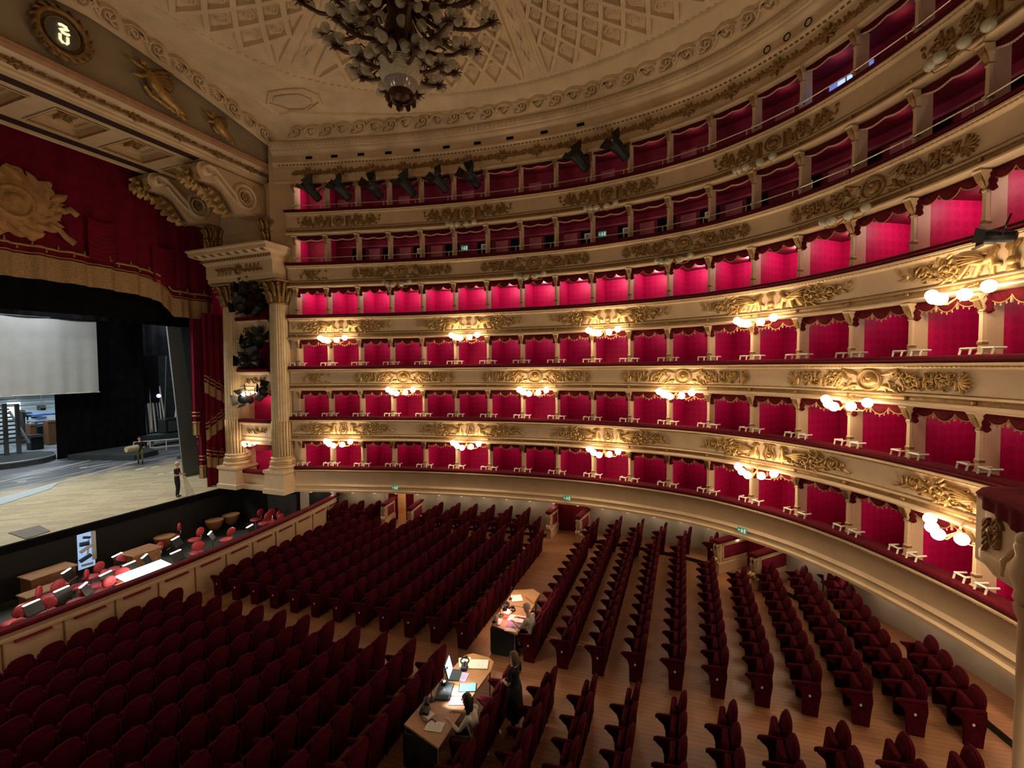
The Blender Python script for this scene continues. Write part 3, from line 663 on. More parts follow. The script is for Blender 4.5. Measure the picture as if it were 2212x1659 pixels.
def lozenge_band(h0, wdt):               # raised lattice bars in one wedge
    pass
ros0 = None
nros = 0
for wi_, d in enumerate(ribs):
    a = rad(d)+.085; b = rad(ribs[(wi_+1) % 6]+(360 if wi_ == 5 else 0))-.085
    n = 8                                # lozenges across a wedge
    
    mb = MB()
    def lat(u, v):                       # u 0..n across, v row coordinate
        r_ = .985*(.915**v); return a+(b-a)*u/n, r_
    for sg in (1, -1):
        for u0 in range(-14, n+15):
            pts = []
            for q in range(0, 61):
                v = q*.25; u = u0+sg*v*.5
                if -.001 <= u <= n+.001: pts.append((u, v))
                elif pts: break
            if len(pts) < 2: continue
            rs = []
            for (u, v) in pts:
                ph, r_ = lat(u, v); w_ = .085
                d_ = w_/(9.5*r_)
                rs.append([csurf(ph-d_*1.5, r_, 0), csurf(ph-d_, r_, .17), csurf(ph+d_, r_, .17), csurf(ph+d_*1.5, r_, 0)])
            mb.rings(rs, 0, False, False, None, False)
    part('coffer_lattice', mb, CREAM2, ceiling, 40)
    for v in range(1, 11):
        for uu in range(n+1):
            u = uu+(.5 if v % 2 == 0 else 0)
            if u < .3 or u > n-.3: continue
            ph, r_ = lat(u, v)
            # centre lies midway between crossings
            sc = .74*r_
            c = csurf(ph, r_, .0); px = csurf(ph+.01, r_, 0); tx, ty = px[0]-c[0], px[1]-c[1]; L = hypot(tx, ty); tx /= L; ty /= L
            m_ = MB()
            for rr, hh, w2 in ((.36*sc, .10, .07*sc), (.17*sc, .14, .07*sc)):
                m_.rings([[(c[0]+q_*cos(j*.6283)*tx-q_*1.15*sin(j*.6283)*ty, c[1]+q_*cos(j*.6283)*ty+q_*1.15*sin(j*.6283)*tx, c[2]-z_) for j in range(10)] for q_, z_ in ((rr+w2, -.02), (rr+w2*.4, hh), (rr-w2*.4, hh), (rr-w2, -.02))], 0, False, False)
            if d in (0, 62, 298): nros += 1
            else: continue
            if nros <= 298 and d in (0, 62, 298, 118, 242): part('rosette', m_, CREAM2, ceiling, True)
# scrolls of the cove
def scroll_unit(fn):
    r = Relief(fn)
    r.stroke(spiral(-.45, .02, .32, 1.5, -.6, 1, 20, .2), lambda t: .13-.05*t, .2)
    r.stroke(spiral(.42, -.04, .28, 1.4, 2.6, 1, 20, .2), lambda t: .12-.05*t, .2)
    r.stroke([(-.85, -.3), (-.6, -.34), (-.3, -.3), (-.05, -.1), (.12, .2), (.35, .3), (.62, .25), (.85, .05)], lambda t: .09+.05*sin(pi*t), .2)
    for k in range(6): r.leaf(-.8+.3*k, -.2+.1*(k % 3), (1.0 if k % 2 else -.4)+.2*k, .32, .13, .19, .7)
    r.disc(-.45, .02, .09, .15, 8); r.disc(.42, -.04, .08, .15, 8); return r.mb
def arc_i(s): 
    p = R(s, .44); return phi2i(atan2(p[1]-CC[1], p[0]-CC[0]))
def cove_fn(i_of_x, zoff=0):
    def fn(x, z, h):
        i = i_of_x(x); E_ = ceil_pt(i, 1.); P = ceil_pt(i, 0.); L = hypot(P[0]-E_[0], P[1]-E_[1]); c = min(.75, L*.6)
        return cpd(i, max(.004, (c*.52+z*c*.95)/L), h)
    return fn
for k in range(0, 19):
    part('cove_scroll', scroll_unit(cove_fn(lambda x, k=k: arc_i(k+.45+x/BOXW))), CREAM2, ceiling, True)
for k in range(-4, 5):
    part('cove_scroll', scroll_unit(cove_fn(lambda x, k=k: phi2i(atan2(LUNY-CC[1], 1.75*k-x)))), CREAM2, ceiling, True)
# rounded spandrel mouldings in the two stage corners
for sg in (1, -1):
    mb = MB(); pts = []
    for (ph, t) in ((60.5, .45), (64, .45), (64.5, .6), (62.5, .72), (59.5, .78), (56.5, .72), (55.5, .6), (57, .45), (60.5, .45)): pts.append(cpd(phi2i(rad(ph if sg > 0 else 180-ph)), t, .03))
    mb.tube(pts, .09, 6); mb.tube([lerp(p, pts[0], .25) for p in pts], .05, 5); part('spandrel_moulding', mb, CREAM2, ceiling, True)
# ------------------------------------------------------------------ proscenium: lunette, cornice, soffit, consoles
prosc = tag(link('wall_front', None, None, (0, 21, 18)), kind='structure')
GREYP = mat('painted_grey_lunette', (.34, .27, .18), .7, var=.12, scale=.8)
mb = MB(); nx = 40
mb.grid(lambda u, v: (-8.3+16.6*u, LUNY+.35-.25*v, 18.75+v*(1.25+arch(-8.3+16.6*u))), nx, 4); part('lunette', mb, GREYP, prosc)
PROF = [(21.5, 18.0), (21.42, 18.02), (21.42, 18.1), (21.3, 18.14), (21.3, 18.24), (21.22, 18.28), (21.2, 18.5), (21.1, 18.54), (20.85, 18.62), (20.75, 18.72), (20.72, 18.84), (20.8, 18.9), (21.1, 18.92)]
def xsweep(mb, prof, x0, x1, n=1, m=0): return mb.rings([[(x0+(x1-x0)*i/n, y, z) for (y, z) in prof] for i in range(n+1)], m, True, True)
PINKM = mat('terracotta_moulding', (.42, .22, .12), .65, var=.12, scale=4)
mb = MB(); xsweep(mb, PROF, -8.3, 8.3); part('arch_cornice', mb, CREAM2, prosc)
mb = MB(); xsweep(mb, [(20.86, 18.6), (20.74, 18.7), (20.70, 18.84), (20.8, 18.93), (20.9, 18.8)], -8.3, 8.3); part('terracotta_moulding', mb, PINKM, prosc)
mb = MB(); xsweep(mb, [(21.5, 17.995), (21.5, 17.96), (21.9, 17.96), (21.9, 17.995)], -8.3, 4.7); part('dark_band', mb, mat('dark_crimson_band', (.03, .008, .008), .8), prosc)
for k in range(-4, 5):
    part('gilded_garland', garland_unit(lambda x, z, h, k=k: (1.8*k+x, 21.19-h, 18.39+z*.62), 1.78), GOLD2, prosc, True)
# soffit with sunk panels
mb = MB(); SX, SY0, SY1, SZ = 8.3, 21.45, 25.45, 18.0
pc = [-7.0+2.55*k for k in range(6)]      # panel centres
pw, py0, py1 = .85, 22.35, 24.45
xs = [-SX]+[v for c in pc for v in (c-pw, c+pw)]+[SX]
for i in range(len(xs)-1):
    if i % 2 == 0: mb.quad((xs[i], SY0, SZ), (xs[i], SY1, SZ), (xs[i+1], SY1, SZ), (xs[i+1], SY0, SZ))
    else:
        mb.quad((xs[i], SY0, SZ), (xs[i], py0, SZ), (xs[i+1], py0, SZ), (xs[i+1], SY0, SZ)); mb.quad((xs[i], py1, SZ), (xs[i], SY1, SZ), (xs[i+1], SY1, SZ), (xs[i+1], py1, SZ))
part('soffit', mb, CREAM, prosc)
for c in pc:
    mb = MB(); a = [(c-pw, py0), (c+pw, py0), (c+pw, py1), (c-pw, py1)]; bq = [(c-pw+.18, py0+.2), (c+pw-.18, py0+.2), (c+pw-.18, py1-.2), (c-pw+.18, py1-.2)]
    mb.rings([[p+(SZ-.05,) for p in [(c-pw-.08, py0-.08), (c+pw+.08, py0-.08), (c+pw+.08, py1+.08), (c-pw-.08, py1+.08)]], [p+(SZ-.05,) for p in a], [p+(SZ+.3,) for p in a], [p+(SZ+.3,) for p in bq], [p+(SZ+.42,) for p in bq]], 0, False, True)
    f = part('soffit_panel', mb, CREAM, prosc)
    r = Relief(lambda x, z, h, c=c: (c+z*1.0, (py0+py1)/2+x*.8, SZ+.42-h*1.6)); r.rose(0, 0, .3, .09)
    for sg in (1, -1):
        for q in range(5): r.leaf(sg*(.2+.1*q), 0, (0 if sg > 0 else pi)+(.7 if q % 2 else -.7), .4, .14, .09, .5)
    part('gilded_relief', r.mb, GOLD2, f, True)
    mb = MB(); 
    for p, q in zip(a, a[1:]+a[:1]): mb.tube([p+(SZ-.01,), q+(SZ-.01,)], .05, 4)
    part('gilt_frame', mb, GOLD2, f)
mb = MB(); xsweep(mb, [(25.4, 18.0), (25.4, 17.9), (25.55, 17.88), (25.6, 18.05), (25.8, 18.1), (25.8, 18.6), (25.4, 18.6)], -8.3, 8.3); part('inner_border', mb, CREAM2, prosc)
mb = MB(); xsweep(mb, [(24.85, 17.99), (24.85, 17.96), (25.3, 17.96), (25.3, 17.99)], -8.3, 5.0); part('dark_band', mb, mat('dark_crimson_band', (.03, .008, .008), .8), prosc)
# consoles: S-shaped brackets out of the side wall, acanthus on the under side
def console(y0, y1, nm):
    t = tag(link('console', None, None, (6.6, (y0+y1)/2, 17.2)), nm, 'console', 'scroll consoles under the arch', 'structure')
    def S():
        top = [(8.3, 17.95), (4.9, 17.95)]
        tip = spiral(4.95, 17.52, .43, .9, pi/2, 1, 14, .55)
        und = [(5.5, 17.3), (5.9, 16.95), (6.2, 16.6), (6.5, 16.35), (6.9, 16.22), (7.3, 16.2), (7.6, 16.25), (8.3, 16.25)]
        return top+[p for p in tip if p[0] < 5.25]+und
    prof = [(8.3, 17.95), (4.9, 17.95), (4.66, 17.82), (4.55, 17.55), (4.6, 17.25), (4.82, 17.06), (5.1, 17.08), (5.45, 17.08), (5.8, 16.86), (6.15, 16.5), (6.5, 16.22), (6.95, 16.08), (7.35, 16.1), (7.65, 16.2), (8.3, 16.2)]; mb = MB(); mb.rings([[(x, y0, z) for x, z in prof], [(x, y1, z) for x, z in prof]], 0, True, True); part('bracket_body', mb, CREAM, t)
    r = Relief(lambda x, z, h: (x, y0-h, z)); r.ring(7.05, 16.95, .58, .2, .2, 20); r.ring(7.05, 16.95, .36, .1, .16, 18); r.disc(7.05, 16.95, .26, .08, 12)
    r.stroke([(6.55, 16.8), (6.2, 17.1), (5.8, 17.45), (5.4, 17.78), (5.05, 17.8), (4.8, 17.6), (4.95, 17.35), (5.15, 17.45)], .2, .2); r.stroke([(6.5, 16.55), (6.1, 16.85), (5.7, 17.2), (5.45, 17.45)], .12, .14)
    part('volute_moulding', r.mb, CREAM2, t, True)
    r = Relief(lambda x, z, h: (x, y0-h, z)); r.rose(7.05, 16.95, .24, .12); 
    for k in range(4): r.leaf(7.9, 16.95, k*1.57+.7, .4, .2, .08)
    r.ring(7.9, 16.95, .42, .06, .07, 4); part('gilded_relief', r.mb, GOLD2, t, True)
    mb = MB(); mb.box((7.62, y0-.09, 16.3), (8.28, y0, 17.75)); mb.box((7.72, y0-.12, 16.4), (8.2, y0-.05, 17.65)); part('side_panel', mb, CREAM, t)
    mb = MB(); ym = (y0+y1)/2; hw = (y1-y0)/2-.02
    path = [(4.5, 17.6), (4.6, 17.15), (4.95, 16.98), (5.4, 17.0), (5.8, 16.76), (6.15, 16.4), (6.5, 16.1), (6.95, 15.96)]
    def pt(f):
        i = min(len(path)-2, int(f)); return lerp(path[i], path[i+1], f-i)
    for (f0, f1, ww) in ((.2, 3.2, .8), (2.6, 6.9, 1.15)):       # two overlapping lobed leaves
        NL = 46; mid = []
        rows = []
        for q in range(NL+1):
            f = f0+(f1-f0)*q/NL; p = pt(f); p2 = pt(min(6.99, f+.05)); dx, dz = p2[0]-p[0], p2[1]-p[1]; L = hypot(dx, dz) or 1; nx, nz = dz/L, -dx/L
            if nz > 0: nx, nz = -nx, -nz
            t_ = q/NL; env = (sin(pi*min(1, .12+.88*t_))**.6)*ww*hw; lob = .62+.38*abs(sin(t_*pi*6)); lift = .05+.10*abs(sin(t_*pi*6))
            rows.append([(p[0]+nx*(lift*k2)-dx/L*.16*abs(k1), ym+k1*env*(lob if abs(k1) > .6 else 1), p[1]+nz*(lift*k2)-dz/L*.16*abs(k1)) for k1, k2 in ((-1, 1.7), (-.75, 1.), (-.3, .5), (0, 1.3), (.3, .5), (.75, 1.), (1, 1.7))])
        mb.rings(rows, 0, False, False, None, False)
    for k in range(3): mb.tube([(4.55+.12*cos(a*.6+k), ym-hw+hw*k, 17.05+.14*sin(a*.6)) for a in range(8)], .06, 5)
    part('acanthus_leaf', mb, GOLD, t, 50)
console(21.5, 22.7, 'cream scroll console with gold acanthus nearest the boxes, under the arch soffit')
console(25.0, 26.2, 'cream scroll console beside the red curtain, under the arch soffit')
# attic wall above the stage boxes and side wall of the proscenium
mb = MB(); mb.box((8.3, 19.6, 14.4), (8.6, 27.2, 18.1)); mb.box((8.3, 19.4, 16.0), (8.7, 20.9, 19.9)); mb.box((8.35, 19.9, 1.3), (8.7, 20.4, 14.4)); mb.box((8.6, 19.6, 18.0), (8.9, 27, 19.9)); part('attic_wall', mb, CREAM2, prosc)
mb = MB(); mb.box((8.9, 20.2, 1.0), (9.0, 26.6, 14)); part('stage_box_back', mb, DAMASK, prosc)
for (y0, y1) in ((20.7, 21.5), (24.9, 25.7)):        # gilded brackets below the consoles
    t = tag(link('gilded_bracket', None, None, (8.1, (y0+y1)/2, 15.2)), 'gilded acanthus bracket below the %s scroll console' % ('right-hand' if y0 < 22 else 'curtain-side'), 'bracket', None, 'structure')
    mb = MB(); mb.box((8.0, y0, 14.9), (8.32, y1, 16.1)); mb.lathe([(.1, 14.6), (.3, 14.9), (.42, 15.6), (.5, 16.1)], 10, 0, (8.2, (y0+y1)/2, 0)); part('corbel', mb, GOLD2, t, 40)
    mb = MB()
    for k in range(14):
        a = pi/2+pi*(k % 7)/6; z0 = 14.75+.55*(k//7); rr = .3+.1*(k//7)
        c = (8.2+rr*cos(a), (y0+y1)/2+rr*sin(a), z0)
        mb.tube([c, (c[0]+.08*cos(a), c[1]+.08*sin(a), z0+.4), (c[0]+.2*cos(a), c[1]+.2*sin(a), z0+.62), (c[0]+.3*cos(a), c[1]+.3*sin(a), z0+.55)], [.05, .13, .1, .03], 6, flat=.5)
    part('acanthus_leaf', mb, GOLD, t, True)
# clock with two little windows
t = tag(link('stage_clock', None, None, (-.75, LUNY-.1, 19.9)), 'round gilded clock with two lit digit windows above the stage arch', 'clock')
r = Relief(lambda x, z, h: (-.75+x, LUNY+.15-h, 19.95+z)); r.ring(0, 0, .72, .2, .22, 22); r.ring(0, 0, .5, .06, .14, 20)
for k in range(18): r.leaf(.68*cos(k*.349), .68*sin(k*.349), k*.349+.5, .36, .15, .2, .6)
part('gilded_wreath', r.mb, GOLD2, t, True)
mb = MB(); mb.rings([[(-.75+q*cos(j*.314), LUNY+.1-d_, 19.95+q*sin(j*.314)) for j in range(20)] for q, d_ in ((.5, 0), (.48, .06), (.1, .1))], 0, False, True); part('dial', mb, mat('grey_blue_dial', (.12, .12, .11), .4), t)
EMD = mat('lit_digit_glass', (.9, .8, .5), .4, var=.01, emit=(1, .85, .5), es=.9)
for ch, zz in (('S', 20.06), ('U', 19.72)):
    mb = MB()
    if ch == 'S': pts = [(-.14, .1), (-.06, .13), (.08, .12), (.12, .06), (0, .0), (-.12, -.06), (-.06, -.12), (.1, -.12), (.15, -.08)]
    else: pts = [(-.12, .13), (-.12, -.06), (-.05, -.13), (.06, -.12), (.1, -.06), (.1, .13)]
    mb.tube([(-.75+p[0], LUNY-.03, zz+p[1]) for p in pts], .045, 6); part('digit', mb, EMD, t, True)
# gilded winged figures lying on the lunette
def figure(cx, cz, sc, sg, lab):
    t = tag(link('gilded_figure', None, None, (cx, LUNY, cz)), lab, 'relief', None, 'structure')
    def P(x, z, y=0): return (cx+sg*x*sc, LUNY+.12-y*sc, cz+z*sc)
    mb = MB()
    mb.tube([P(-.1, .5, .15), P(0, .3, .22), P(.15, 0, .25), P(.45, -.2, .2), P(.9, -.38, .18), P(1.35, -.5, .1), P(1.7, -.62, .04)], [.1, .2, .24, .22, .18, .12, .03], 8)
    mb.tube([P(.25, -.1, .2), P(.7, -.15, .22), P(1.05, -.42, .2), P(1.2, -.75, .1)], [.15, .15, .11, .05], 7)
    mb.ball(P(-.22, .68, .2), .15*sc, 8, 6)
    mb.tube([P(-.1, .42, .2), P(-.5, .45, .25), P(-.85, .62, .2)], [.09, .07, .05], 6); mb.tube([P(0, .3, .25), P(-.35, .05, .3), P(-.7, -.02, .25)], [.09, .07, .05], 6)
    part('body', mb, GOLD, t, True)
    r = Relief(lambda x, z, h: P(x, z, h+.05))
    for k in range(7): r.leaf(.05+.05*k, .35, .75-.17*k, 1.15-.09*k, .22, .12, -.25)
    part('wing', r.mb, GOLD2, t, True)
    r = Relief(lambda x, z, h: P(x, z, h))
    for k in range(6): r.stroke([(-.1+.25*k, -.15-.07*k), (.15+.25*k, -.4-.05*k), (.4+.22*k, -.45-.06*k)], .12, .14)
    part('drapery', r.mb, GOLD, t, True)
figure(2.0, 19.75, 1.0, 1, 'gilded winged figure lying beside the stage clock on the lunette')
figure(4.9, 19.45, .62, 1, 'smaller gilded winged figure near the end of the lunette')
figure(-3.5, 19.75, 1.0, -1, 'gilded winged figure on the far side of the stage clock')
# ------------------------------------------------------------------ columns and stage boxes
def flute(q): return 1-.045*max(0, sin(q*24/1.0))**.6 if sin(q*24) > 0 else 1
FLUTED = mat('cream_gilt_flutes', (.62, .47, .28), .45, .1, var=.1, scale=3)
def column(cy_, lab):
    cx = 7.9; t = tag(link('column', None, None, (cx, cy_, 1.35)), lab, 'column', 'fluted proscenium columns', 'structure'); c = (cx, cy_, 0)
    mb = MB(); w = .88; 
    mb.rings([[(cx-q, cy_-q, z), (cx+q, cy_-q, z), (cx+q, cy_+q, z), (cx-q, cy_+q, z)] for q, z in ((.74, 1.42), (.74, 1.66), (.68, 1.70), (.66, 2.45), (.72, 2.52), (.72, 2.66))], 0, True, True); part('pedestal', mb, CREAM, t)
    mb = MB(); mb.lathe([(.70, 2.66), (.72, 2.76), (.70, 2.86), (.63, 2.9), (.61, 2.98), (.66, 3.02), (.66, 3.1), (.6, 3.14), (.58, 3.2), (.62, 3.24), (.61, 3.3), (.55, 3.34)], 32, 0, c); part('base', mb, CREAM, t, 40)
    mb = MB()
    for z_ in (2.77, 2.99, 3.10, 3.28): mb.lathe([(.60 if z_ > 3.2 else (.68 if z_ > 2.9 else .715), z_-.03), (.635 if z_ > 3.2 else (.70 if z_ > 2.9 else .735), z_), (.60 if z_ > 3.2 else (.68 if z_ > 2.9 else .715), z_+.03)], 32, 0, c, None, None, False)
    part('gilt_ring', mb, GOLD, t, True)
    n = 96
    mb = MB(); mb.lathe([(.525, 3.34), (.53, 5.2)], n, 0, c, None, lambda q: 1+.012*sin(24*q)); mb.lathe([(.533, 5.2), (.51, 8), (.47, 11.4)], n, 1, c, None, lambda q: 1-.055*max(0, sin(24*q))**.7)
    part('shaft', mb, [FLUTED, FLUTED], t, 40)
    mb = MB()
    for k in range(24):
        q = (k+.25)*2*pi/24; mb.tube([(cx+.522*cos(q), cy_+.522*sin(q), 3.36), (cx+.527*cos(q), cy_+.527*sin(q), 5.22)], .034, 5)
    part('gilded_cabling', mb, GOLD, t, True, kind='stuff')
    mb = MB(); mb.lathe([(.48, 11.4), (.53, 11.46), (.48, 11.52), (.46, 11.6), (.5, 12.2), (.64, 12.6)], 24, 0, c)
    for row, (z0, h, n_, r0) in enumerate(((11.5, .55, 8, .48), (11.8, .72, 8, .5))):
        for k in range(n_):
            a = 2*pi*(k+.5*row)/n_; d = (cos(a), sin(a))
            mb.tube([(cx+d[0]*(r0+o_), cy_+d[1]*(r0+o_), z0+h*z_) for o_, z_ in ((.0, 0), (.06, .4), (.1, .75), (.22, 1.0), (.33, .93))], [.1, .14, .12, .09, .03], 6, flat=.45)
    for k in range(4):
        a = pi/4+k*pi/2; d = (cos(a), sin(a)); q = (-d[1], d[0])
        mb.tube([(cx+d[0]*(.8+.12*cos(b_)), cy_+d[1]*(.8+.12*cos(b_)), 12.42+.14*sin(b_)) for b_ in [j*.7 for j in range(9)]], .06, 5)
        mb.tube([(cx+d[0]*.53, cy_+d[1]*.53, 11.9), (cx+d[0]*.64, cy_+d[1]*.64, 12.3), (cx+d[0]*.8, cy_+d[1]*.8, 12.56)], .07, 5)
    part('capital', mb, GOLD2, t, True)
    mb = MB(); mb.rings([[(cx-q, cy_-q, z), (cx+q, cy_-q, z), (cx+q, cy_+q, z), (cx-q, cy_+q, z)] for q, z in ((.7, 12.56), (.75, 12.62), (.75, 12.66))], 0, True, True); part('abacus', mb, GOLD2, t)
column(20.26, 'fluted cream and gold column next to the boxes, right of the stage')
column(23.67, 'fluted cream and gold column next to the red curtain, right of the stage')
ent = tag(link('entablature', None, None, (7.6, 22, 12.7)), 'cream entablature with dentils and gold frieze over the two columns', 'entablature', None, 'structure')
mb = MB(); ep = [(0, 12.7), (.0, 12.95), (.05, 12.98), (.05, 13.65), (.12, 13.7), (.16, 13.8), (.16, 13.95), (.4, 14.02), (.62, 14.1), (.64, 14.28), (.72, 14.34), (.72, 14.42), (0, 14.5)]
def entring(o, z): return [(7.2-o, 19.85-o*.4, z), (8.6, 19.85-o*.4, z), (8.6, 24.6+o, z), (7.2-o, 24.6+o, z)]
mb.rings([entring(o, z) for o, z in ep], 0, True, True); part('cornice', mb, CREAM, ent)
mb = MB()
for k in range(26):
    y = 19.8+.2*k; mb.box((6.99, y, 13.8), (7.1, y+.1, 13.93))
part('dentil_row', mb, GOLD2, ent, kind='stuff')
for k in range(9):
    mb = MB(); y = 19.8+.6*k; mb.rings([[(7.04, y, 13.98), (7.04, y+.26, 13.98), (7.04, y+.26, 14.08), (7.04, y, 14.08)], [(6.6, y+.02, 14.05), (6.6, y+.24, 14.05), (6.6, y+.24, 14.1), (6.6, y+.02, 14.1)]], 0, True, True); part('modillion', mb, GOLD2, ent)
r = Relief(lambda x, z, h: (7.15-h, 22.2-x, 13.3+z)); r.ring(0, 0, .24, .08, .1); r.disc(0, 0, .17, .1)
for sg in (1, -1):
    for k in range(9): r.leaf(sg*(.35+.14*k), .0, (0 if sg > 0 else pi)+(.8 if k % 2 else -.8), .3, .14, .09, .4)
part('gilded_relief', r.mb, GOLD2, ent, True)
# stage boxes between the columns
SBY0, SBY1, SBX = 21.05, 23.15, 7.85
for t_, zr in enumerate((2.39, 5.22, 8.0, 10.8)):
    o = tag(link('stage_box', None, None, (SBX, 22.1, zr)), 'narrow stage box between the two columns, %s level' % ['lowest', 'second', 'third', 'top'][t_], 'opera box', 'stage boxes between the columns')
    mb = MB(); y0, y1 = SBY0-.1, SBY1+.1
    mb.rings([[(SBX-d_, y0, zr+z), (SBX-d_, y1, zr+z)][::1]+[(SBX+.2, y1, zr+z), (SBX+.2, y0, zr+z)] for d_, z in ((.05, -1.3), (.14, -1.24), (.14, -1.18), (.0, -1.1), (.0, -.98), (.06, -.95), (.0, -.9), (.0, -.3), (.1, -.22), (.14, -.14))][0:10] if t_ else [[(SBX-d_, y0, zr+z), (SBX-d_, y1, zr+z), (SBX+.2, y1, zr+z), (SBX+.2, y0, zr+z)] for d_, z in ((.1, -1.05), (.1, -.9), (.0, -.85), (.0, -.3), (.1, -.22), (.14, -.14))], 0, True, True); part('parapet', mb, CREAM, o)
    mb = MB(); mb.bev((SBX-.22, y0, zr-.14), (SBX+.2, y1, zr+.05), .05); part('velvet_rail', mb, VELVET, o)
    if t_:
        r = Relief(lambda x, z, h, zr=zr: (SBX-h, 22.1-x, zr-.6+z)); r.ring(0, 0, .16, .05, .06, 12); r.disc(0, 0, .1, .07)
        for sg in (1, -1):
            r.stroke(spiral(sg*.5, 0, .16, 1.3, 0, sg), .05, .06)
            for k in range(4): r.leaf(sg*(.2+.15*k), 0, (0 if sg > 0 else pi)+(.8 if k % 2 else -.8), .22, .09, .06, .5)
        part('gilded_relief', r.mb, GOLD2, o, True)
    mb = MB(); mb.box((8.7, SBY0-.3, zr-1), (8.8, SBY1+.3, zr+1.5)); part('back_wall', mb, DAMASK, o)
    mb = MB(); mb.box((SBX+.2, SBY1+.05, zr-1), (8.7, SBY1+.3, zr+1.5)); part('side_wall', mb, CREAM, o)
    mb = MB(); mb.box((7.9, SBY1-.02, zr-.2), (8.3, SBY1+.06, zr+1.2)); part('side_door', mb, CREAM2, o)
    mb = MB(); mb.box((SBX-.05, SBY0-.1, zr+1.5), (8.8, SBY1+.1, zr+1.56)); part('box_ceiling', mb, CREAM2, o)
    if t_ == 0:
        mb = MB(); mb.grid(lambda u, v: (SBX+.1, SBY0+(SBY1-SBY0)*u, zr+1.5-v*(.2+.2*scallop(u))), 18, 2); part('valance', mb, VAL, o, True)
    if t_ < 2: light('POINT', (8.3, 21.9, zr+1.2), 6, (1, .62, .48), .06)
for i, zr in enumerate((5.22, 8.0)):
    o = dup(protos[True], (SBX-.16, 22.3, zr-1.22), -pi/2, 'lit globe sconce on the stage box front between the columns, %s one' % ['lower', 'upper'][i], 'lit globe sconces'); o.scale = (.6, .6, .6)
# lower plinth of the stage boxes
mb = MB(); mb.box((7.6, 20.9, 1.42), (8.6, 23.2, 1.66)); part('plinth', mb, CREAM, prosc)
# ------------------------------------------------------------------ curtain
def cfold(x): return .10*sin(x*5.2)+.05*sin(x*11.7+1)
def cbot(x):                              # lower edge of the fringe
    if x < 5.4: return 12.0-.012*(x-.5)**2*1+.02*x
    if x < 6.6: return 12.0-.25+(-.85)*((x-5.4)/1.2)**1.5
    return 10.95
CY = 26.4
t = thing('stage_valance', 'dark red stage valance with a gold crest, braid and deep tan fringe', 'curtain', (0, CY, 15))
mb = MB(); mb.grid(lambda u, v: (-9.5+18.3*u, CY+cfold(-9.5+18.3*u)*(1-.5*v), cbot(-9.5+18.3*u)+1.0+v*(18.3-cbot(-9.5+18.3*u)-1.0)), 160, 10); part('velvet_drape', mb, DRAPE, t, True)
mb = MB(); mb.grid(lambda u, v: (-9.5+18.3*u, CY-.04+cfold(-9.5+18.3*u)-.03*(v < .5)+.012*sin(u*900), cbot(-9.5+18.3*u)+v*.98), 300, 3); part('deep_fringe', mb, FRINGE, t, True)
for dz, w_ in ((1.0, .07), (1.12, .05), (1.42, .1)):
    mb = MB(); mb.tube([(-9.5+18.3*i/160, CY-.05+cfold(-9.5+18.3*i/160), cbot(-9.5+18.3*i/160)+dz) for i in range(161)], w_*.6, 5); part('gold_braid', mb, TRIM, t, True)
mb = MB()
for k in range(38):
    x = -9.2+.47*k; q = 1.52 if k % 2 else 1.28
    mb.lathe([(.0, -.08), (.05, 0), (.02, .06), (.035, .1), (0, .14)], 6, 0, (x, CY-.06+cfold(x), cbot(x)+q))
part('gold_sprig', mb, TRIM, t, kind='stuff')
CREST = mat('gold_embroidery', (.42, .22, .08), .7, .1, var=.3, scale=3, bump=.4, bscale=14)
pts = []
random.seed(3)
for k in range(90):
    a = 2*pi*k/90; r_ = 1.35+.13*sin(9*a)+.07*sin(23*a)+.05*random.random()
    if abs((a+pi) % (2*pi)-pi) < .5: r_ *= 1-.12*(k % 2)
    pts.append((.1+1.25*r_*cos(a), 15.1+1.02*r_*sin(a)))
mb = MB(); mb.poly(pts, lambda x, z, h: (x, CY-.12-h, z), .10, 0, .05)
r = Relief(lambda x, z, h: (x, CY-.2-h, z))
for k in range(14): r.leaf(.1+1.1*cos(k*.45), 15.1+.95*sin(k*.45), k*.45+.6, .75, .3, .07, .6)
r.ring(.1, 15.1, .62, .2, .1); r.disc(.1, 15.1, .4, .12)
r.stroke([(1.5, 15.3), (1.75, 15.2), (2.0, 15.35), (2.25, 15.15)], .3, .08); r.stroke([(1.2, 14.5), (1.55, 14.35), (1.8, 14.05), (2.1, 13.85)], lambda q: .2+.1*q, .08); r.leaf(1.3, 15.6, .3, .7, .35, .08)
b0 = len(mb.v); mb.v += r.mb.v; mb.f += [tuple(i+b0 for i in f) for f in r.mb.f]; mb.m += [0]*len(r.mb.f)
part('gold_crest', mb, CREST, t, 50)
for cx_, z1_ in ((3.2, 15.3), (6.0, 14.7)):         # ruched swag bundles
    mb = MB(); mb.grid(lambda u, v: (cx_-.55+1.1*u, CY-.12-.07*sin(pi*u)-.03*abs(sin(v*30)), z1_-2.0*v-.16*sin(pi*u)), 10, 60); part('ruched_swag', mb, DRAPE, t, True)
t = thing('side_curtain', 'long crimson side curtain with slanting gold braid and fringe', 'curtain', (8.4, 26.0, 1.3))
mb = MB(); X0, X1 = 7.62, 8.9
sy = lambda x: 25.75+.07*sin(x*16)
mb.grid(lambda u, v: (X0+(X1-X0)*u, sy(X0+(X1-X0)*u), 1.25+v*10), 40, 12); part('velvet_drape', mb, DRAPE, t, True)
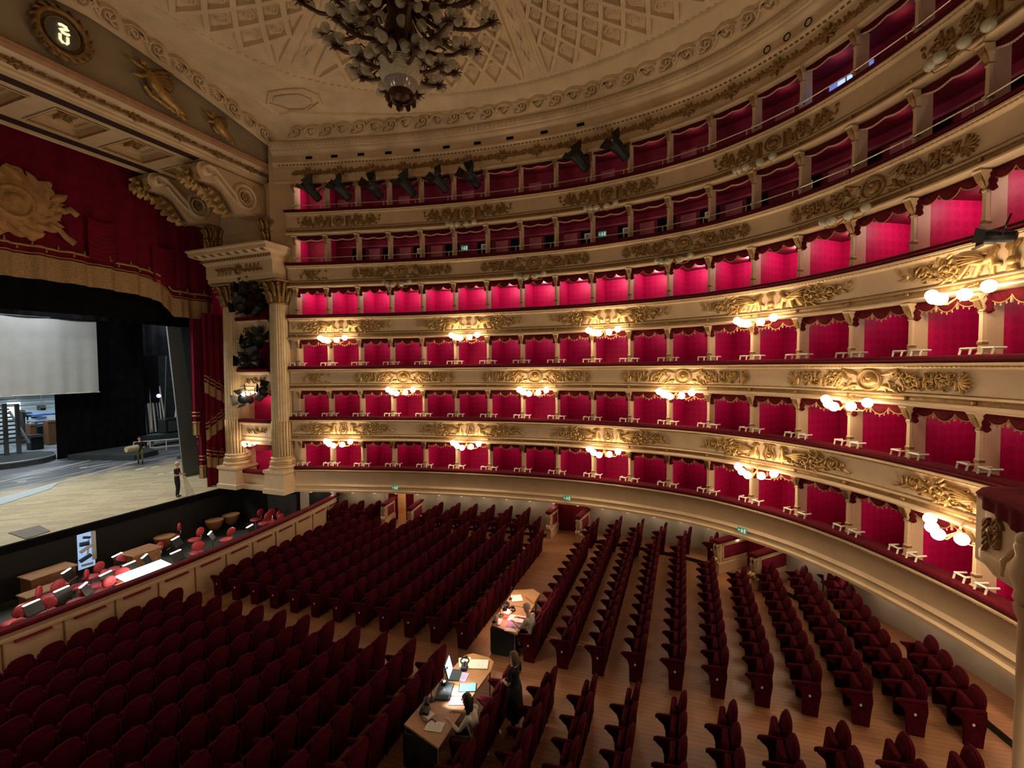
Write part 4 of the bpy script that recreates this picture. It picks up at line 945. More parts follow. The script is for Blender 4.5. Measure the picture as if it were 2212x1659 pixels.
for zc, sl in ((6.9, -.75), (4.9, .8), (2.8, -.35)):
    zf = lambda u, dz: zc+sl*(u-.5)+dz
    for dz in (.42, .22, .0):
        mb = MB(); mb.tube([(X0+(X1-X0)*i/20, sy(X0+(X1-X0)*i/20)-.04, zf(i/20, dz)) for i in range(21)], .045, 5); part('gold_braid', mb, TRIM, t, True)
    mb = MB(); mb.grid(lambda u, v: (X0+(X1-X0)*u, sy(X0+(X1-X0)*u)-.05+.012*sin(u*130), zf(u, -.02-.55*v)), 60, 2); part('fringe', mb, FRINGE, t, True)
    mb = MB()
    for k in range(5): mb.ball((X0+.13+.25*k, sy(X0+.13+.25*k)-.05, zf(k/5+.1, .58 if k % 2 else .12)), .05, 6, 4)
    part('gold_sprig', mb, TRIM, t)
t = thing('curtain_edge', 'narrow gathered edge of the crimson curtain with pale fringed ends', 'curtain', (7.4, 26.2, 1.7))
for (xa, zb, zt) in ((7.12, 4.3, 10.9), (7.42, 1.75, 10.9)):
    mb = MB(); mb.grid(lambda u, v: (xa+.34*u+.05*v*(1-u), 26.05+.12*sin(u*14+xa), zb+.7+v*(zt-zb-.7)), 16, 8); part('velvet_drape', mb, DRAPE, t, True)
    mb = MB(); mb.grid(lambda u, v: (xa+.34*u, 26.03+.12*sin(u*14+xa), zb+.72*v), 16, 2); part('fringe', mb, FRINGE, t, True)
    for dz in (.74, 1.1, 1.3):
        mb = MB(); mb.tube([(xa+.34*i/12, 25.99+.12*sin(i/12*14+xa), zb+dz) for i in range(13)], .04, 5); part('gold_braid', mb, TRIM, t, True)
# ------------------------------------------------------------------ stage
def sz(y): return 1.2+.03*(y-25)
def at(u, v, Y):                          # the point of the vertical plane y = Y seen at a place of the survey photo
    d = [FWD[k]+RT[k]*(u-CX)/F+UP[k]*(CY0-v)/F for k in range(3)]; q = (Y-EYE[1])/d[1]; return tuple(EYE[k]+d[k]*q for k in range(3))
CY0 = 829.5
mb = MB()
for a, b in ((25.0, 40), (40, 58)): mb.quad((-10, a, sz(a)), (26, a, sz(a)), (26, b, sz(b)), (-10, b, sz(b)))
stage = tag(link('floor_stage', mesh('floor_stage', mb, STAGEM)), kind='structure')
mb = MB(); mb.box((-10, 24.9, -1.2), (9.2, 25.02, 1.21)); mb.box((-10, 24.78, .9), (9.0, 24.92, 1.215)); part('apron_face', mb, BLKCL, stage)
mb = MB()
for (p, q, w_) in (((1.0, 36.5), (13.5, 41.5), .06), ((1.5, 33.2), (10.5, 36.6), .05), ((4.0, 35.4), (11.0, 37.6), .03)):
    L = hypot(q[0]-p[0], q[1]-p[1]); nx, ny = -(q[1]-p[1])/L*w_, (q[0]-p[0])/L*w_
    mb.quad((p[0]-nx, p[1]-ny, sz(p[1])+.01), (q[0]-nx, q[1]-ny, sz(q[1])+.01), (q[0]+nx, q[1]+ny, sz(q[1])+.01), (p[0]+nx, p[1]+ny, sz(p[1])+.01))
part('floor_marking', mb, PAPER, stage)
mb = MB()
for (x, y, a, b) in ((8.7, 33.8, .5, .25), (9.5, 33.6, .45, .22), (8.4, 31.2, .35, .2), (9.0, 31.0, .3, .18), (7.5, 37.5, .4, .2), (4, 36.5, .4, .15)): mb.box((x, y, sz(y)), (x+a, y+b, sz(y)+.015))
part('floor_tape', mb, PAPER, stage)
ICE = mat('pale_blue_dance_floor', (.40, .47, .50), .5, var=.05)
mb = MB(); mb.rings([[(x, y, sz(y)+h) for x, y in ((-4, 29.6), (1.0, 31.6), (4.0, 33.2), (4.8, 34.3), (2.6, 33.6), (-4, 31.6))] for h in (.0, .03)], 0, False, True)
tag(link('pale_floor_mat', mesh('pale_floor_mat', mb, ICE)), 'pale blue strip of floor mat lying on the stage boards', 'mat')
mb = MB(); mb.rings([[(x, y, sz(y)+h) for x, y in ((-.55, 25.08), (.32, 25.25), (.52, 26.52), (-.46, 26.57))] for h in (.0, .03)], 0, False, True)
tag(link('grey_floor_mat', mesh('grey_floor_mat', mb, mat('grey_mat', (.19, .18, .16), .8))), 'grey floor mat lying at the front edge of the stage', 'mat')
# black masking drapes and panels
def drape(name, label, x0, x1, y, z0, z1, m, th=.05, amp=.06, cat='drape', grp=None):
    mb = MB(); n = max(8, int((x1-x0)*5)); mb.rings([[(x0+(x1-x0)*i/n, y+amp*sin(i*1.7), z) for i in range(n+1)]+[(x1-(x1-x0)*i/n, y+th+amp*sin((n-i)*1.7), z) for i in range(n+1)] for z in (z0, z1)], 0, True, True)
    return tag(link(name, mesh(name, mb, m)), label, cat, grp)
drape('black_header', 'wide black header drape hung above the stage opening behind the fringe', -9, 12, 27.6, 10.75, 18.3, BLKCL)
drape('black_border', 'second black border drape above the grey cloth', -9, 14, 36, 11.3, 17, BLKCL)
drape('black_wing_drape', 'black leg drape between crimson curtain and charcoal panel', 8.9, 11.5, 27.9, 1.3, 12, BLKCL)
p = at(361, 705, 29.2); q = at(393, 707, 29.2); mb = MB()
mb.rings([[(7.95, 29.2, p[2]), (8.75, 29.2, p[2]), (8.75, 29.3, p[2]), (7.95, 29.3, p[2])], [(8.62, 29.2, sz(29)), (9.75, 29.2, sz(29)), (9.75, 29.3, sz(29)), (8.62, 29.3, sz(29))]], 0, True, True)
tag(link('charcoal_panel', mesh('charcoal_panel', mb, mat('slate_panel', (.14, .16, .165), .8, var=.06))), 'tall charcoal masking panel standing on the stage beside the crimson curtain', 'panel')
p0, p1 = at(0, 682, 40), at(207, 696, 40); b0_, b1_ = at(0, 853, 40), at(208, 847, 40)
mb = MB(); nx = 60
def cl(u, v):
    x = -2+(p1[0]+2)*u; return (x, 40+.05*sin(x*7)*(1-v)+.05*sin(x*2.3), b1_[2]+(p1[2]-b1_[2])*v-.05*sin(pi*u)*(1-v))
mb.grid(cl, nx, 6); mb.grid(lambda u, v: (lambda c: (c[0], c[1]+.04, c[2]))(cl(1-u, v)), nx, 6)
t = tag(link('grey_cloth', mesh('grey_cloth', mb, GREYCL, True)), 'large pale grey cloth hanging across the upper stage', 'cloth')
mb = MB(); mb.tube([(-2, 40, p1[2]+.03), (p1[0], 40, p1[2]+.03)], .05, 6); local('batten', mb, BLACK, t)
mb = MB(); mb.tube([(-2, 40.0, b1_[2]), (p1[0]+.05, 40.0, b1_[2])], .035, 6); local('weight_pipe', mb, WHITE, t)
p = at(118, 850, 42); q = at(312, 850, 42)
drape('black_backdrop', 'black drape hanging behind the grey cloth, down to the platform', p[0], q[0], 42, sz(42), 13, BLKCL)
drape('black_side_drape', 'black drape hanging left of the scaffold pipes at side stage', at(300, 800, 43)[0], at(325, 800, 43)[0]+.8, 43.2, 5.2, 13, BLKCL)
drape('black_side_border', 'short black border above the scaffold pipes at side stage', at(310, 770, 41)[0], at(364, 770, 41)[0], 41, at(330, 768, 41)[2], 14, BLKCL)
a_, b_ = at(120, 964, 41), at(300, 992, 38.5)
mb = MB(); mb.rings([[(8.6, 41.2, z), (10.4, 37.0, z-.12), (12.4, 37.6, z-.1), (13.2, 41.6, z)] for z in (1.6, 2.06)], 0, True, True)
tag(link('black_platform', mesh('black_platform', mb, DKGRY)), 'low black platform on the stage below the black backdrop', 'platform')
# far stage wall, lit, with clutter: steps, posts, round platform
BLUEW = mat('pale_blue_back_wall', (.48, .56, .60), .7, var=.12, scale=.6)
mb = MB(); mb.box((-8, 56, 1.5), (17.2, 56.2, 16)); mb.box((17.2, 46, 1.5), (17.4, 56, 16)); tag(link('wall_back', mesh('wall_back', mb, BLUEW)), kind='structure')
mb = MB(); mb.box((25.5, 26.5, 1), (25.7, 46, 16)); mb.box((13.8, 45.9, 1), (25.7, 46, 16)); tag(link('wall_side', mesh('wall_side', mb, DKGRY)), kind='structure')
t = thing('steel_steps', 'dark open-tread staircase at the back left of the stage', 'stairs', (6.2, 46, sz(46)))
mat_st = mat('steel_grey', (.20, .20, .20), .5, .3)
for k in range(9):
    q_ = at(20+5.2*k, 884+8.5*k, 47.5-.22*k); mb = MB(); mb.box((2, q_[1], q_[2]-.05), (q_[0], q_[1]+.45, q_[2]+.05)); part('tread', mb, mat('dark_tread', (.10, .095, .09), .6) if k == 0 else bpy.data.materials['dark_tread'], t)
q0, q1 = at(20, 886, 47.4), at(63, 955, 45.4); mb = MB(); mb.tube([(q0[0], q0[1], q0[2]-.1), (q1[0], q1[1], q1[2]-.1)], .09, 5); part('stringer', mb, mat_st, t)
for u_ in (9, 36):
    q_ = at(u_, 905, 45.5); mb = MB(); mb.box((q_[0]-.1, 45.3, sz(45)), (q_[0]+.1, 45.5, q_[2]+1.1)); part('post', mb, mat_st, t)
for dz_ in (.0, .45):
    q_ = at(0, 876, 45.4); mb = MB(); mb.tube([(2, 45.4, q_[2]+dz_), (at(36, 876, 45.4)[0], 45.4, q_[2]+dz_)], .05, 5); part('hand_rail', mb, mat_st, t)
t = thing('round_platform', 'round low black platform at the left of the stage', 'platform', (6.6, 44, sz(44)))
mb = MB(); mb.lathe([(2.5, 0), (2.5, .34), (2.4, .38)], 32, 0, (6.4, 43.8, sz(43.8)-.05)); part('deck', mb, DKGRY, t, 30)
mb = MB(); mb.lathe([(2.53, .28), (2.53, .36), (2.45, .4)], 32, 0, (6.4, 43.8, sz(43.8)-.05), caps=False); part('edge_trim', mb, mat_st, t)
t = thing('wall_beam', 'pale steel beam with pipes on the bright back wall', 'beam', (9, 55.5, 6)); mb = MB(); mb.box((2, 55.4, 5.9), (15.5, 55.8, 6.3)); part('beam', mb, WHITE, t)
for z in (5.4, 5.0): 
    mb = MB(); mb.tube([(3, 55.6, z), (14.6, 55.6, z)], .06, 6); part('pipe', mb, mat_st, t)
for i, (u0_, u1_, v0_, v1_, Y_, lab, m_) in enumerate(((37, 52, 886, 925, 52, 'dark upright cabinet before the bright stage doorway', DKGRY), (52, 66, 891, 900, 51.5, 'small black box on a stand right of the dark cabinet', BLACK), (60, 74, 915, 940, 50, 'brown crate on the stage below the blue sheets', WOODD), (76, 96, 917, 942, 50.5, 'black flight case next to the brown crate', BLACK), (98, 118, 908, 945, 49.5, 'grey-brown trunk beside the black backdrop', WOODD), (62, 90, 940, 947, 48, 'low dark crate on the floor before the flight case', BLACK), (84, 96, 876, 886, 53, 'black loudspeaker hanging by the pale wall', BLACK))):
    a_, b_ = at(u0_, v0_, Y_), at(u1_, v1_, Y_); zb_ = max(sz(Y_), b_[2]) if i in (1, 6) else sz(Y_)
    t = thing('stage_case', lab, 'case', ((a_[0]+b_[0])/2, Y_, zb_)); mb = MB(); mb.bev((a_[0], Y_-.3, zb_), (b_[0], Y_+.4, a_[2]), .05); part('case_body', mb, m_, t)
    mb = MB(); mb.box((a_[0]-.02, Y_-.33, a_[2]-.18), (b_[0]+.02, Y_-.3, a_[2]-.1)); part('case_band', mb, mat_st, t)
    if i == 1:
        mb = MB(); mb.tube([((a_[0]+b_[0])/2, Y_, sz(Y_)), ((a_[0]+b_[0])/2, Y_, zb_)], .06, 6); part('stand', mb, mat_st, t)
    if i == 6:
        mb = MB(); mb.tube([((a_[0]+b_[0])/2, Y_, a_[2]), ((a_[0]+b_[0])/2, Y_, a_[2]+6)], .03, 5); part('hanging_wire', mb, mat_st, t)
BLUE = mat('blue_tarpaulin', (.06, .14, .42), .5, var=.3, scale=3)
t = thing('blue_sheet_stack', 'blue sheets stacked on a case at the back of the stage', 'sheet', at(97, 915, 50.5))
a_, b_ = at(76, 893, 50.5), at(118, 915, 50.5)
for k in range(4):
    z_ = b_[2]+(a_[2]-b_[2])*k/4; mb = MB(); mb.bev((a_[0]-.25*(k % 2), 50.2, z_+.04), (b_[0]-.3*(k % 3), 51.2, z_+.2), .05); part('folded_sheet', mb, BLUE if k > 1 else mat('pale_tarpaulin', (.3, .42, .6), .5), t)
EMW = mat('glowing_doorway', (.9, .95, 1), .5, var=.01, emit=(.85, .95, 1), es=.9)  # doorway panel glows by itself, standing in for the brightness beyond
e0, e1 = at(20, 905, 55.7), at(44, 868, 55.7); mb = MB(); mb.box((e0[0], 55.7, e0[2]), (e1[0], 55.95, e1[2])); d_ = tag(link('door_4', mesh('door_4', mb, EMW)), kind='structure')
# side stage: scaffold pipes, frame, bench, speaker, railing
t = thing('scaffold_pipes', 'bundle of pale scaffold pipes leaning at side stage', 'pipes', (15.2, 43, sz(43)))
for i, (x0, x1, z1, r_) in enumerate(((15.0, 14.9, 9.2, .05), (15.5, 15.3, 10.8, .16), (15.9, 15.6, 10.2, .06), (16.3, 15.9, 8.6, .05), (16.55, 16.2, 10.5, .05), (16.8, 17.3, 9.4, .04), (17.0, 16.7, 6.6, .06))):
    mb = MB(); mb.tube([(x0, 43.2+.1*i, sz(43)+.9), (x1, 43.4+.1*i, z1)], r_, 6); part('pipe', mb, CHROME if i % 2 else WHITE, t)
t = thing('aluminium_frame', 'upright aluminium frame leaning at side stage beside the pipes', 'frame', (17.6, 43, 4))
mb = MB(); fr_ = [(17.3, 43, 3.6), (17.7, 43.2, 5.7), (18.5, 43.2, 5.8), (18.2, 43, 3.7)]
for a, b in zip(fr_, fr_[1:]+fr_[:1]): mb.tube([a, b], .07, 5)
part('rim', mb, WHITE, t); mb = MB(); mb.quad(*fr_); part('mesh_panel', mb, DKGRY, t)
t = thing('blue_work_light', 'small blue-white work light on the scaffold pipes', 'lamp', at(343, 855, 43)); p = at(343, 855, 43)
mb = MB(); mb.ball(p, .16, 10, 6); part('lens', mb, mat('blue_led', (.3, .3, 1), .3, var=.01, emit=(.45, .4, 1), es=7), t, True)
mb = MB(); mb.lathe([(.12, 0), (.18, .2), (.14, .35)], 10, 0, (p[0]+.05, p[1]+.15, p[2]-.15)); part('housing', mb, BLACK, t)
t = thing('loading_bench', 'dark raised bench with a black loudspeaker case at side stage', 'bench', (16.5, 41, sz(41)))
mb = MB(); mb.box((13.9, 41, sz(41)+.5), (19.5, 42.4, sz(41)+.95)); part('deck', mb, DKGRY, t)
for x in (14.1, 16.5, 18.8):
    mb = MB(); mb.box((x, 41.05, sz(41)-.02), (x+.15, 41.2, sz(41)+.5)); part('leg', mb, mat_st, t)
t = thing('loudspeaker', 'black loudspeaker case lying on the side stage bench', 'speaker', (17, 41.6, sz(41)+.95)); mb = MB(); mb.bev((15.3, 41.2, sz(41)+.95), (18.6, 42.2, sz(41)+2.2), .08); part('cabinet', mb, BLACK, t)
mb = MB(); mb.box((15.5, 41.16, sz(41)+1.1), (18.4, 41.2, sz(41)+2.0)); part('grille', mb, DKGRY, t)
t = thing('steel_railing', 'low white steel railing at side stage', 'railing', (15, 38.5, sz(38)))
for z in (.25, .8):
    mb = MB(); mb.tube([(11.9, 39.6, sz(39)+z+.1), (17.5, 37.2, sz(38)+z)], .045, 6); part('rail', mb, WHITE, t)
for k in range(7):
    f = k/6; mb = MB(); mb.tube([(11.9+5.6*f, 39.6-2.4*f, sz(39)), (11.9+5.6*f, 39.6-2.4*f, sz(39)+.88)], .035, 6); part('post', mb, WHITE, t)
t = thing('cable_heap', 'flat dark heap of cable on the stage below the railing', 'cable', (13, 35, sz(35))); mb = MB()
for k in range(4): mb.tube([(13.0+(.9-.12*k)*cos(a*.4), 35.0+(.35-.05*k)*sin(a*.4), sz(35)+.04+.05*k) for a in range(17)], .05, 5)
part('coil', mb, BLACK, t)
# ------------------------------------------------------------------ orchestra pit
def py(x): return 16.6+.011*(x+.6)**2
PZ = -1.0
mb = MB(); mb.quad((-11, 16.5, PZ), (9.6, 16.5, PZ), (9.6, 25.1, PZ), (-11, 25.1, PZ)); pitf = tag(link('floor_pit', mesh('floor_pit', mb, PIT)), kind='structure')
mb = MB(); mb.box((8.75, 17.5, PZ), (8.9, 25, 1.42)); mb.box((-11, 24.85, PZ), (9, 24.95, .95)); pw_ = tag(link('wall_pit', mesh('wall_pit', mb, PITW)), kind='structure')
mb = MB(); mb.box((8.6, 20.2, PZ+.3), (8.76, 22.3, 1.3)); part('grey_wall_panel', mb, PITG, pw_)
mb = MB(); mb.box((8.1, 19.9, 1.2), (8.9, 24.9, 1.42)); part('header', mb, BLKCL, pw_)
# understage doorway: glowing backing stands in for its light, blue gear in front
dx0, dx1 = at(168, 1180, 24.8)[0], at(205, 1180, 24.8)[0]; dzt, dzb = at(190, 1150, 24.8)[2], at(190, 1226, 24.8)[2]
BLUEGLOW = mat('blue_glow_backing', (.3, .45, .7), .5, var=.3, scale=5, emit=(.45, .68, 1), es=.55)
t = thing('understage_opening', 'narrow opening in the pit wall with blue-lit equipment inside', 'doorway', (dx0, 24.8, dzb))
mb = MB(); mb.box((dx0, 24.82, dzb), (dx1, 24.84, dzt)); part('glow_backing', mb, BLUEGLOW, t)
mb = MB(); mb.box((dx1-.12, 24.7, dzb+.3), (dx1, 24.82, dzt)); part('pale_post', mb, WHITE, t)
for k, (u0, z0, u1, z1, r_) in enumerate(((.05, .25, .7, .35, .09), (.1, .5, .75, .62, .07), (.1, .72, .6, .7, .1), (.15, .12, .8, .1, .05), (.3, .9, .7, .85, .06), (.5, .3, .62, .8, .03))):
    W_, H_ = dx1-dx0, dzt-dzb; mb = MB(); mb.tube([(dx0+W_*u0, 24.76, dzb+H_*z0), (dx0+W_*u1, 24.76, dzb+H_*z1)], r_, 6); part('machine_arm', mb, mat('navy_machine', (.02, .04, .14), .4) if k % 2 == 0 else WHITE, t)
# pit barrier with velvet top, panels and brass-dark rail
bar = tag(link('pit_barrier', None, None, (0, 16.6, 0)), 'long cream pit barrier with red velvet top between seats and orchestra', 'barrier', None, 'structure')
def bsweep(prof, x0=-10, x1=9.0, n=40): 
    return MB().rings([[(x0+(x1-x0)*i/n, py(x0+(x1-x0)*i/n)+d_, z) for d_, z in prof] for i in range(n+1)], 0, True, True)
part('barrier_wall', bsweep([(0, -1.2), (0, .86), (-.05, .88), (-.05, .95), (-.02, .98), (-.02, 1.06), (-.07, 1.08), (-.07, 1.13), (.2, 1.13), (.2, -1.2)]), CREAM, bar)
part('velvet_top', bsweep([(-.12, 1.13), (-.13, 1.18), (-.08, 1.23), (.2, 1.23), (.27, 1.18), (.26, 1.13)]), VELVET, bar, 40)
k = 0; x = -9.6
while x < 8.9:
    mb = MB(); mb.box((x, py(x)-.03, -.2), (x+.03, py(x)+.02, .86)); part('panel_joint', mb, GOLD2, bar)
    if k % 1 == 0:
        mb = MB(); x1_ = x+.75; mb.rings([[(x+.25, py(x+.25)-d_, z), (x1_+.25, py(x1_+.25)-d_, z), (x1_+.25, py(x1_+.25)-.0, z), (x+.25, py(x+.25)-.0, z)] for d_, z in ((.06, .78), (.1, .81), (.06, .84))], 0, True, True); part('slot_grip', mb, DKRED, bar)
    x += 1.25; k += 1
# pit chairs, music stands, podium light, wooden boxes
def pit_chair(nm='pit_chair'):
    r = thing(nm, None, None)
    mb = MB(); mb.rings([[(.24*q*cos(a*.5236), .23*q*sin(a*.5236)+.0, z) for a in range(12)] for q, z in ((.7, .46), (1, .48), (1, .52), (.9, .55), (.3, .55))], 0, True, True); local('seat', mb, PCHAIR, r, True)
    mb = MB(); mb.rings([[(.21*q*cos(a*.5236), -.25+o_, .84+.17*q*sin(a*.5236)) for a in range(12)] for q, o_ in ((.8, -.04), (1, -.02), (1, .02), (.85, .04))], 0, True, True); local('backrest', mb, PCHAIR, r, True)
    mb = MB(); mb.tube([(0, -.1, .47), (0, -.24, .5), (0, -.29, .62), (0, -.28, .85)], .02, 5); local('back_stem', mb, CHROME, r)
    mb = MB(); mb.tube([(0, 0, .08), (0, 0, .47)], .028, 6); local('pedestal', mb, CHROME, r)
    for k in range(4):
        mb = MB(); mb.tube([(0, 0, .1), (.26*cos(k*1.571+.8), .26*sin(k*1.571+.8), .02)], .018, 4); local('leg', mb, CHROME, r)
    return r
STRIP = mat('stand_light_strip', (1, .95, .85), .4, var=.01, emit=(1, .9, .72), es=3.)
def music_stand(lit):
    r = thing('music_stand')
    mb = MB(); mb.rings([[(-.27, -.05, .95), (.27, -.05, .95), (.27, .12, 1.28), (-.27, .12, 1.28)], [(-.27, -.03, .94), (.27, -.03, .94), (.27, .14, 1.27), (-.27, .14, 1.27)]], 0, True, True); mb.box((-.27, -.12, .93), (.27, -.03, .955)); local('desk', mb, BLACK, r)
    mb = MB(); mb.tube([(0, .02, .05), (0, .02, 1.05)], .016, 5); local('stem', mb, BLACK, r)
    for k in range(3):
        mb = MB(); mb.tube([(0, .02, .2), (.28*cos(k*2.094), .02+.28*sin(k*2.094), .02)], .012, 4); local('leg', mb, BLACK, r)
    mb = MB(); mb.box((-.24, .1, 1.28), (.24, .17, 1.31)); local('lamp_strip', mb, STRIP if lit else PAPER, r)
    return r
cpro = pit_chair(); spro = None
CH = [(420, 1186, .3), (488, 1186, .2), (425, 1215, -.4), (372, 1178, .8), (562, 1132, .2), (600, 1132, .1), (582, 1133, -.1), (650, 1118, .4), (632, 1133, .2), (575, 1160, .9), (28, 1368, .3), (100, 1345, -.3), (165, 1322, .4), (60, 1330, .9), (222, 1300, .2), (265, 1275, -.5), (110, 1310, .3), (205, 1288, .6), (165, 1290, .9), (250, 1250, .1), (330, 1222, .5), (30, 1398, 0), (198, 1268, .4)]
def pitpt(u, v, h):
    d = [FWD[k]+RT[k]*(u-CX)/F+UP[k]*(CY0-v)/F for k in range(3)]; q = (PZ+h-EYE[2])/d[2]; return (EYE[0]+d[0]*q, EYE[1]+d[1]*q, PZ)
dl = ['by the pit barrier', 'at the left end of the pit', 'behind the lit music stands', 'near the bright podium light', 'in the far corner under the boxes']
placed = 0
for i, (u, v, a) in enumerate(CH):
    far = u > 540; 
    p = pitpt(u, v-(14 if not far else 8), .5)
    if p[1] < py(p[0])+.7: p = (p[0], py(p[0])+.75, PZ)
    p = (min(p[0], 8.2-.33*(i % 3)), min(p[1], 24.3), PZ)
    n_ = sorted(CH).index((u, v, a)); lab = 'red pit chair, %s of the pit chairs counted from the left' % (ORD[n_+1] if n_ < 20 else 'twenty-'+ORD[n_-19])
    if i == 0: o = cpro; o.location = p; o.rotation_euler = (0, 0, a); o.scale = (1.25,)*3; tag(o, lab, 'chair', 'pit chairs')
    else: o = dup(cpro, p, a, lab, 'pit chairs')
STN = [(385, 1162, 1), (460, 1150, 1), (385, 1192, 1), (545, 1136, 1), (595, 1136, 1), (75, 1302, 1), (140, 1272, 1), (190, 1262, 1), (235, 1238, 1), (285, 1217, 1), (320, 1200, 1), (260, 1198, 1), (255, 1270, 1), (152, 1232, 0), (70, 1350, 0), (440, 1215, 1)]
ss = sorted(STN)
spro = music_stand(True)
for i, (u, v, l) in enumerate(STN):
    p = pitpt(u, v, 1.3); p = (min(p[0], 8.1), p[1], PZ)
    if p[1] > 24.6: p = (p[0], 24.5, PZ)
    if p[1] < py(p[0])+.7: p = (p[0], py(p[0])+.8, PZ)
    lab = 'black music stand with a bright lamp strip in the pit, %s from the left' % ORD[ss.index((u, v, l))+1]
    if i == 0: o = spro; o.location = p; o.rotation_euler = (0, 0, .4); tag(o, lab, 'music stand', 'pit music stands')
    else: o = dup(spro, p, .4+.3*sin(i*2.), lab, 'pit music stands')
p = pitpt(330, 1238, 1.15)
t = thing('podium_light', 'glowing white podium desk in the middle of the orchestra pit', 'lamp', p)
mb = MB(); mb.rings([[(p[0]+x_, p[1]+y_, PZ+.95+z_+(y_+.8)*.16) for x_, y_ in ((-.8, -.8), (.8, -.8), (.8, .8), (-.8, .8))] for z_ in (0, .05)], 0, True, True); part('glowing_top', mb, mat('glowing_desk', (1, 1, .95), .5, var=.01, emit=(1, .95, .82), es=9), t)
mb = MB(); mb.box((p[0]-.85, p[1]-.85, PZ+.82), (p[0]+.85, p[1]+.85, PZ+.93)); part('frame', mb, WOODD, t)
mb = MB(); mb.box((p[0]-.12, p[1]-.12, PZ), (p[0]+.12, p[1]+.12, PZ+.92)); part('pedestal', mb, WOODD, t)
light('POINT', (p[0], p[1], PZ+2.0), 70, (1, .95, .82), .25)
for x_ in (-2.5, 5.5): light('POINT', (x_, 21, .4), 12, (1, .9, .75), .2)
for (u, v, sx_, sy_, h, lab) in ((105, 1235, .7, .4, 1.0, 'brown wooden piano-like case at the left of the pit'), (95, 1275, .6, .3, .7, 'brown wooden box in front of the case at the left of the pit'), (305, 1190, .55, .4, 1.2, 'dark brown wooden cabinet behind the podium light')):
    p = pitpt(u, v, h); t = thing('wooden_case', lab, 'case', p)
    mb = MB(); mb.bev((p[0]-sx_, p[1]-sy_, PZ), (p[0]+sx_, p[1]+sy_, PZ+h), .04); part('case_body', mb, WOODD, t); mb = MB(); mb.bev((p[0]-sx_-.06, p[1]-sy_-.06, PZ+h), (p[0]+sx_+.06, p[1]+sy_+.06, PZ+h+.06), .02); part('lid', mb, WOOD, t)
for i, (u, v) in enumerate(((447, 1120), (480, 1108), (310, 1150))):
    p = pitpt(u, v, .85); p = (p[0], min(p[1], 24.0), PZ); t = thing('kettledrum', 'kettledrum at the back of the pit, %s from the left' % ORD[[2, 3, 1][i]], 'drum', p, 0, 'kettledrums')
    mb = MB(); mb.lathe([(.12, .25), (.33, .45), (.42, .7), (.43, .82)], 18, 0, (p[0], p[1], PZ)); part('bowl', mb, WOODD, t, True)
    mb = MB(); mb.lathe([(.44, .8), (.44, .84), (.1, .85)], 18, 0, (p[0], p[1], PZ)); part('drumhead', mb, WOOD, t)
    for k in range(3):
        mb = MB(); mb.tube([(p[0]+.3*cos(k*2.1), p[1]+.3*sin(k*2.1), PZ), (p[0]+.3*cos(k*2.1), p[1]+.3*sin(k*2.1), PZ+.5)], .02, 4); part('leg', mb, BLACK, t)
# ------------------------------------------------------------------ chandelier
CHX, CHY = -.05, 7.2
ch = thing('chandelier', 'large unlit bronze chandelier with clustered glass globes and a crystal basket', 'chandelier', (CHX, CHY, 15.0))
c0 = (CHX, CHY, 0)
mb = MB(); mb.lathe([(.12, 22.0), (.1, 19.5), (.3, 19.0), (.42, 18.2), (.3, 17.5), (.42, 17.0), (.36, 16.6), (.5, 16.35), (.2, 16.2)], 18, 0, c0); part('stem', mb, BRONZE, ch, 40)
mb = MB()
for j in range(10): mb.lathe([(.61-.012*j-.0015*j*j, 16.12-.045*j), (.635-.012*j-.0015*j*j, 16.10-.045*j), (.61-.012*j-.0015*j*j, 16.078-.045*j)], 40, 0, c0, None, lambda q: 1+.02*sin(q*40), False)
mb.lathe([(.60, 16.12), (.56, 15.85), (.46, 15.66)], 40, 0, c0, caps=False); part('crystal_basket', mb, CRYST, ch, True)
mb = MB(); mb.lathe([(.46, 15.66), (.36, 15.45), (.27, 15.36)], 30, 0, c0, None, lambda q: 1+.015*sin(q*30), False); part('crystal_skirt', mb, mat('pale_crystal', (.42, .36, .32), .15, .1, var=.3, scale=30), ch, True)
mb = MB(); mb.lathe([(.63, 16.10), (.66, 16.13), (.63, 16.17), (.5, 16.2)], 36, 0, c0, caps=False); part('basket_rim', mb, BRONZE, ch, True)
mb = MB(); mb.lathe([(.30, 15.46), (.345, 15.38), (.34, 15.22), (.24, 15.25)], 24, 0, c0, None, None, False)
for k in range(8):
    a = k*pi/4; mb.tube([(CHX+.34*cos(a), CHY+.34*sin(a), 15.3), (CHX+.35*cos(a), CHY+.35*sin(a), 15.14), (CHX+.32*cos(a), CHY+.32*sin(a), 15.08)], [.07, .065, .02], 5)
mb.lathe([(.27, 15.3), (.12, 15.27), (.03, 15.2), (.03, 15.05), (.06, 15.02), (.03, 14.95), (0, 14.92)], 12, 0, c0, None, None, False); part('finial_cup', mb, BRONZE, ch, 40)
gl = MB(); gl.ball((0, 0, 0), .135, 10, 6); GM = mesh('glass_globe', gl, CGLASS, True)
def globe(x, y, z, par, sc=1.):
    o = link('glass_globe', GM, par, (x-CHX, y-CHY, z-15.0)); o.scale = (sc, sc, sc)
for k in range(12):
    a = k*pi/6+.2; globe(CHX+.6*cos(a), CHY+.6*sin(a), 16.32, ch, .95)
gls = None
for (n_, R_, z_) in ((9, .8, 16.75), (11, 1.15, 17.2), (12, 1.5, 17.9), (12, 1.9, 18.1), (8, .65, 17.6)):
    for k in range(n_): globe(CHX+R_*cos(6.283*k/n_+R_*3), CHY+R_*sin(6.283*k/n_+R_*3), z_+.12*(k % 2), ch, 1.1)
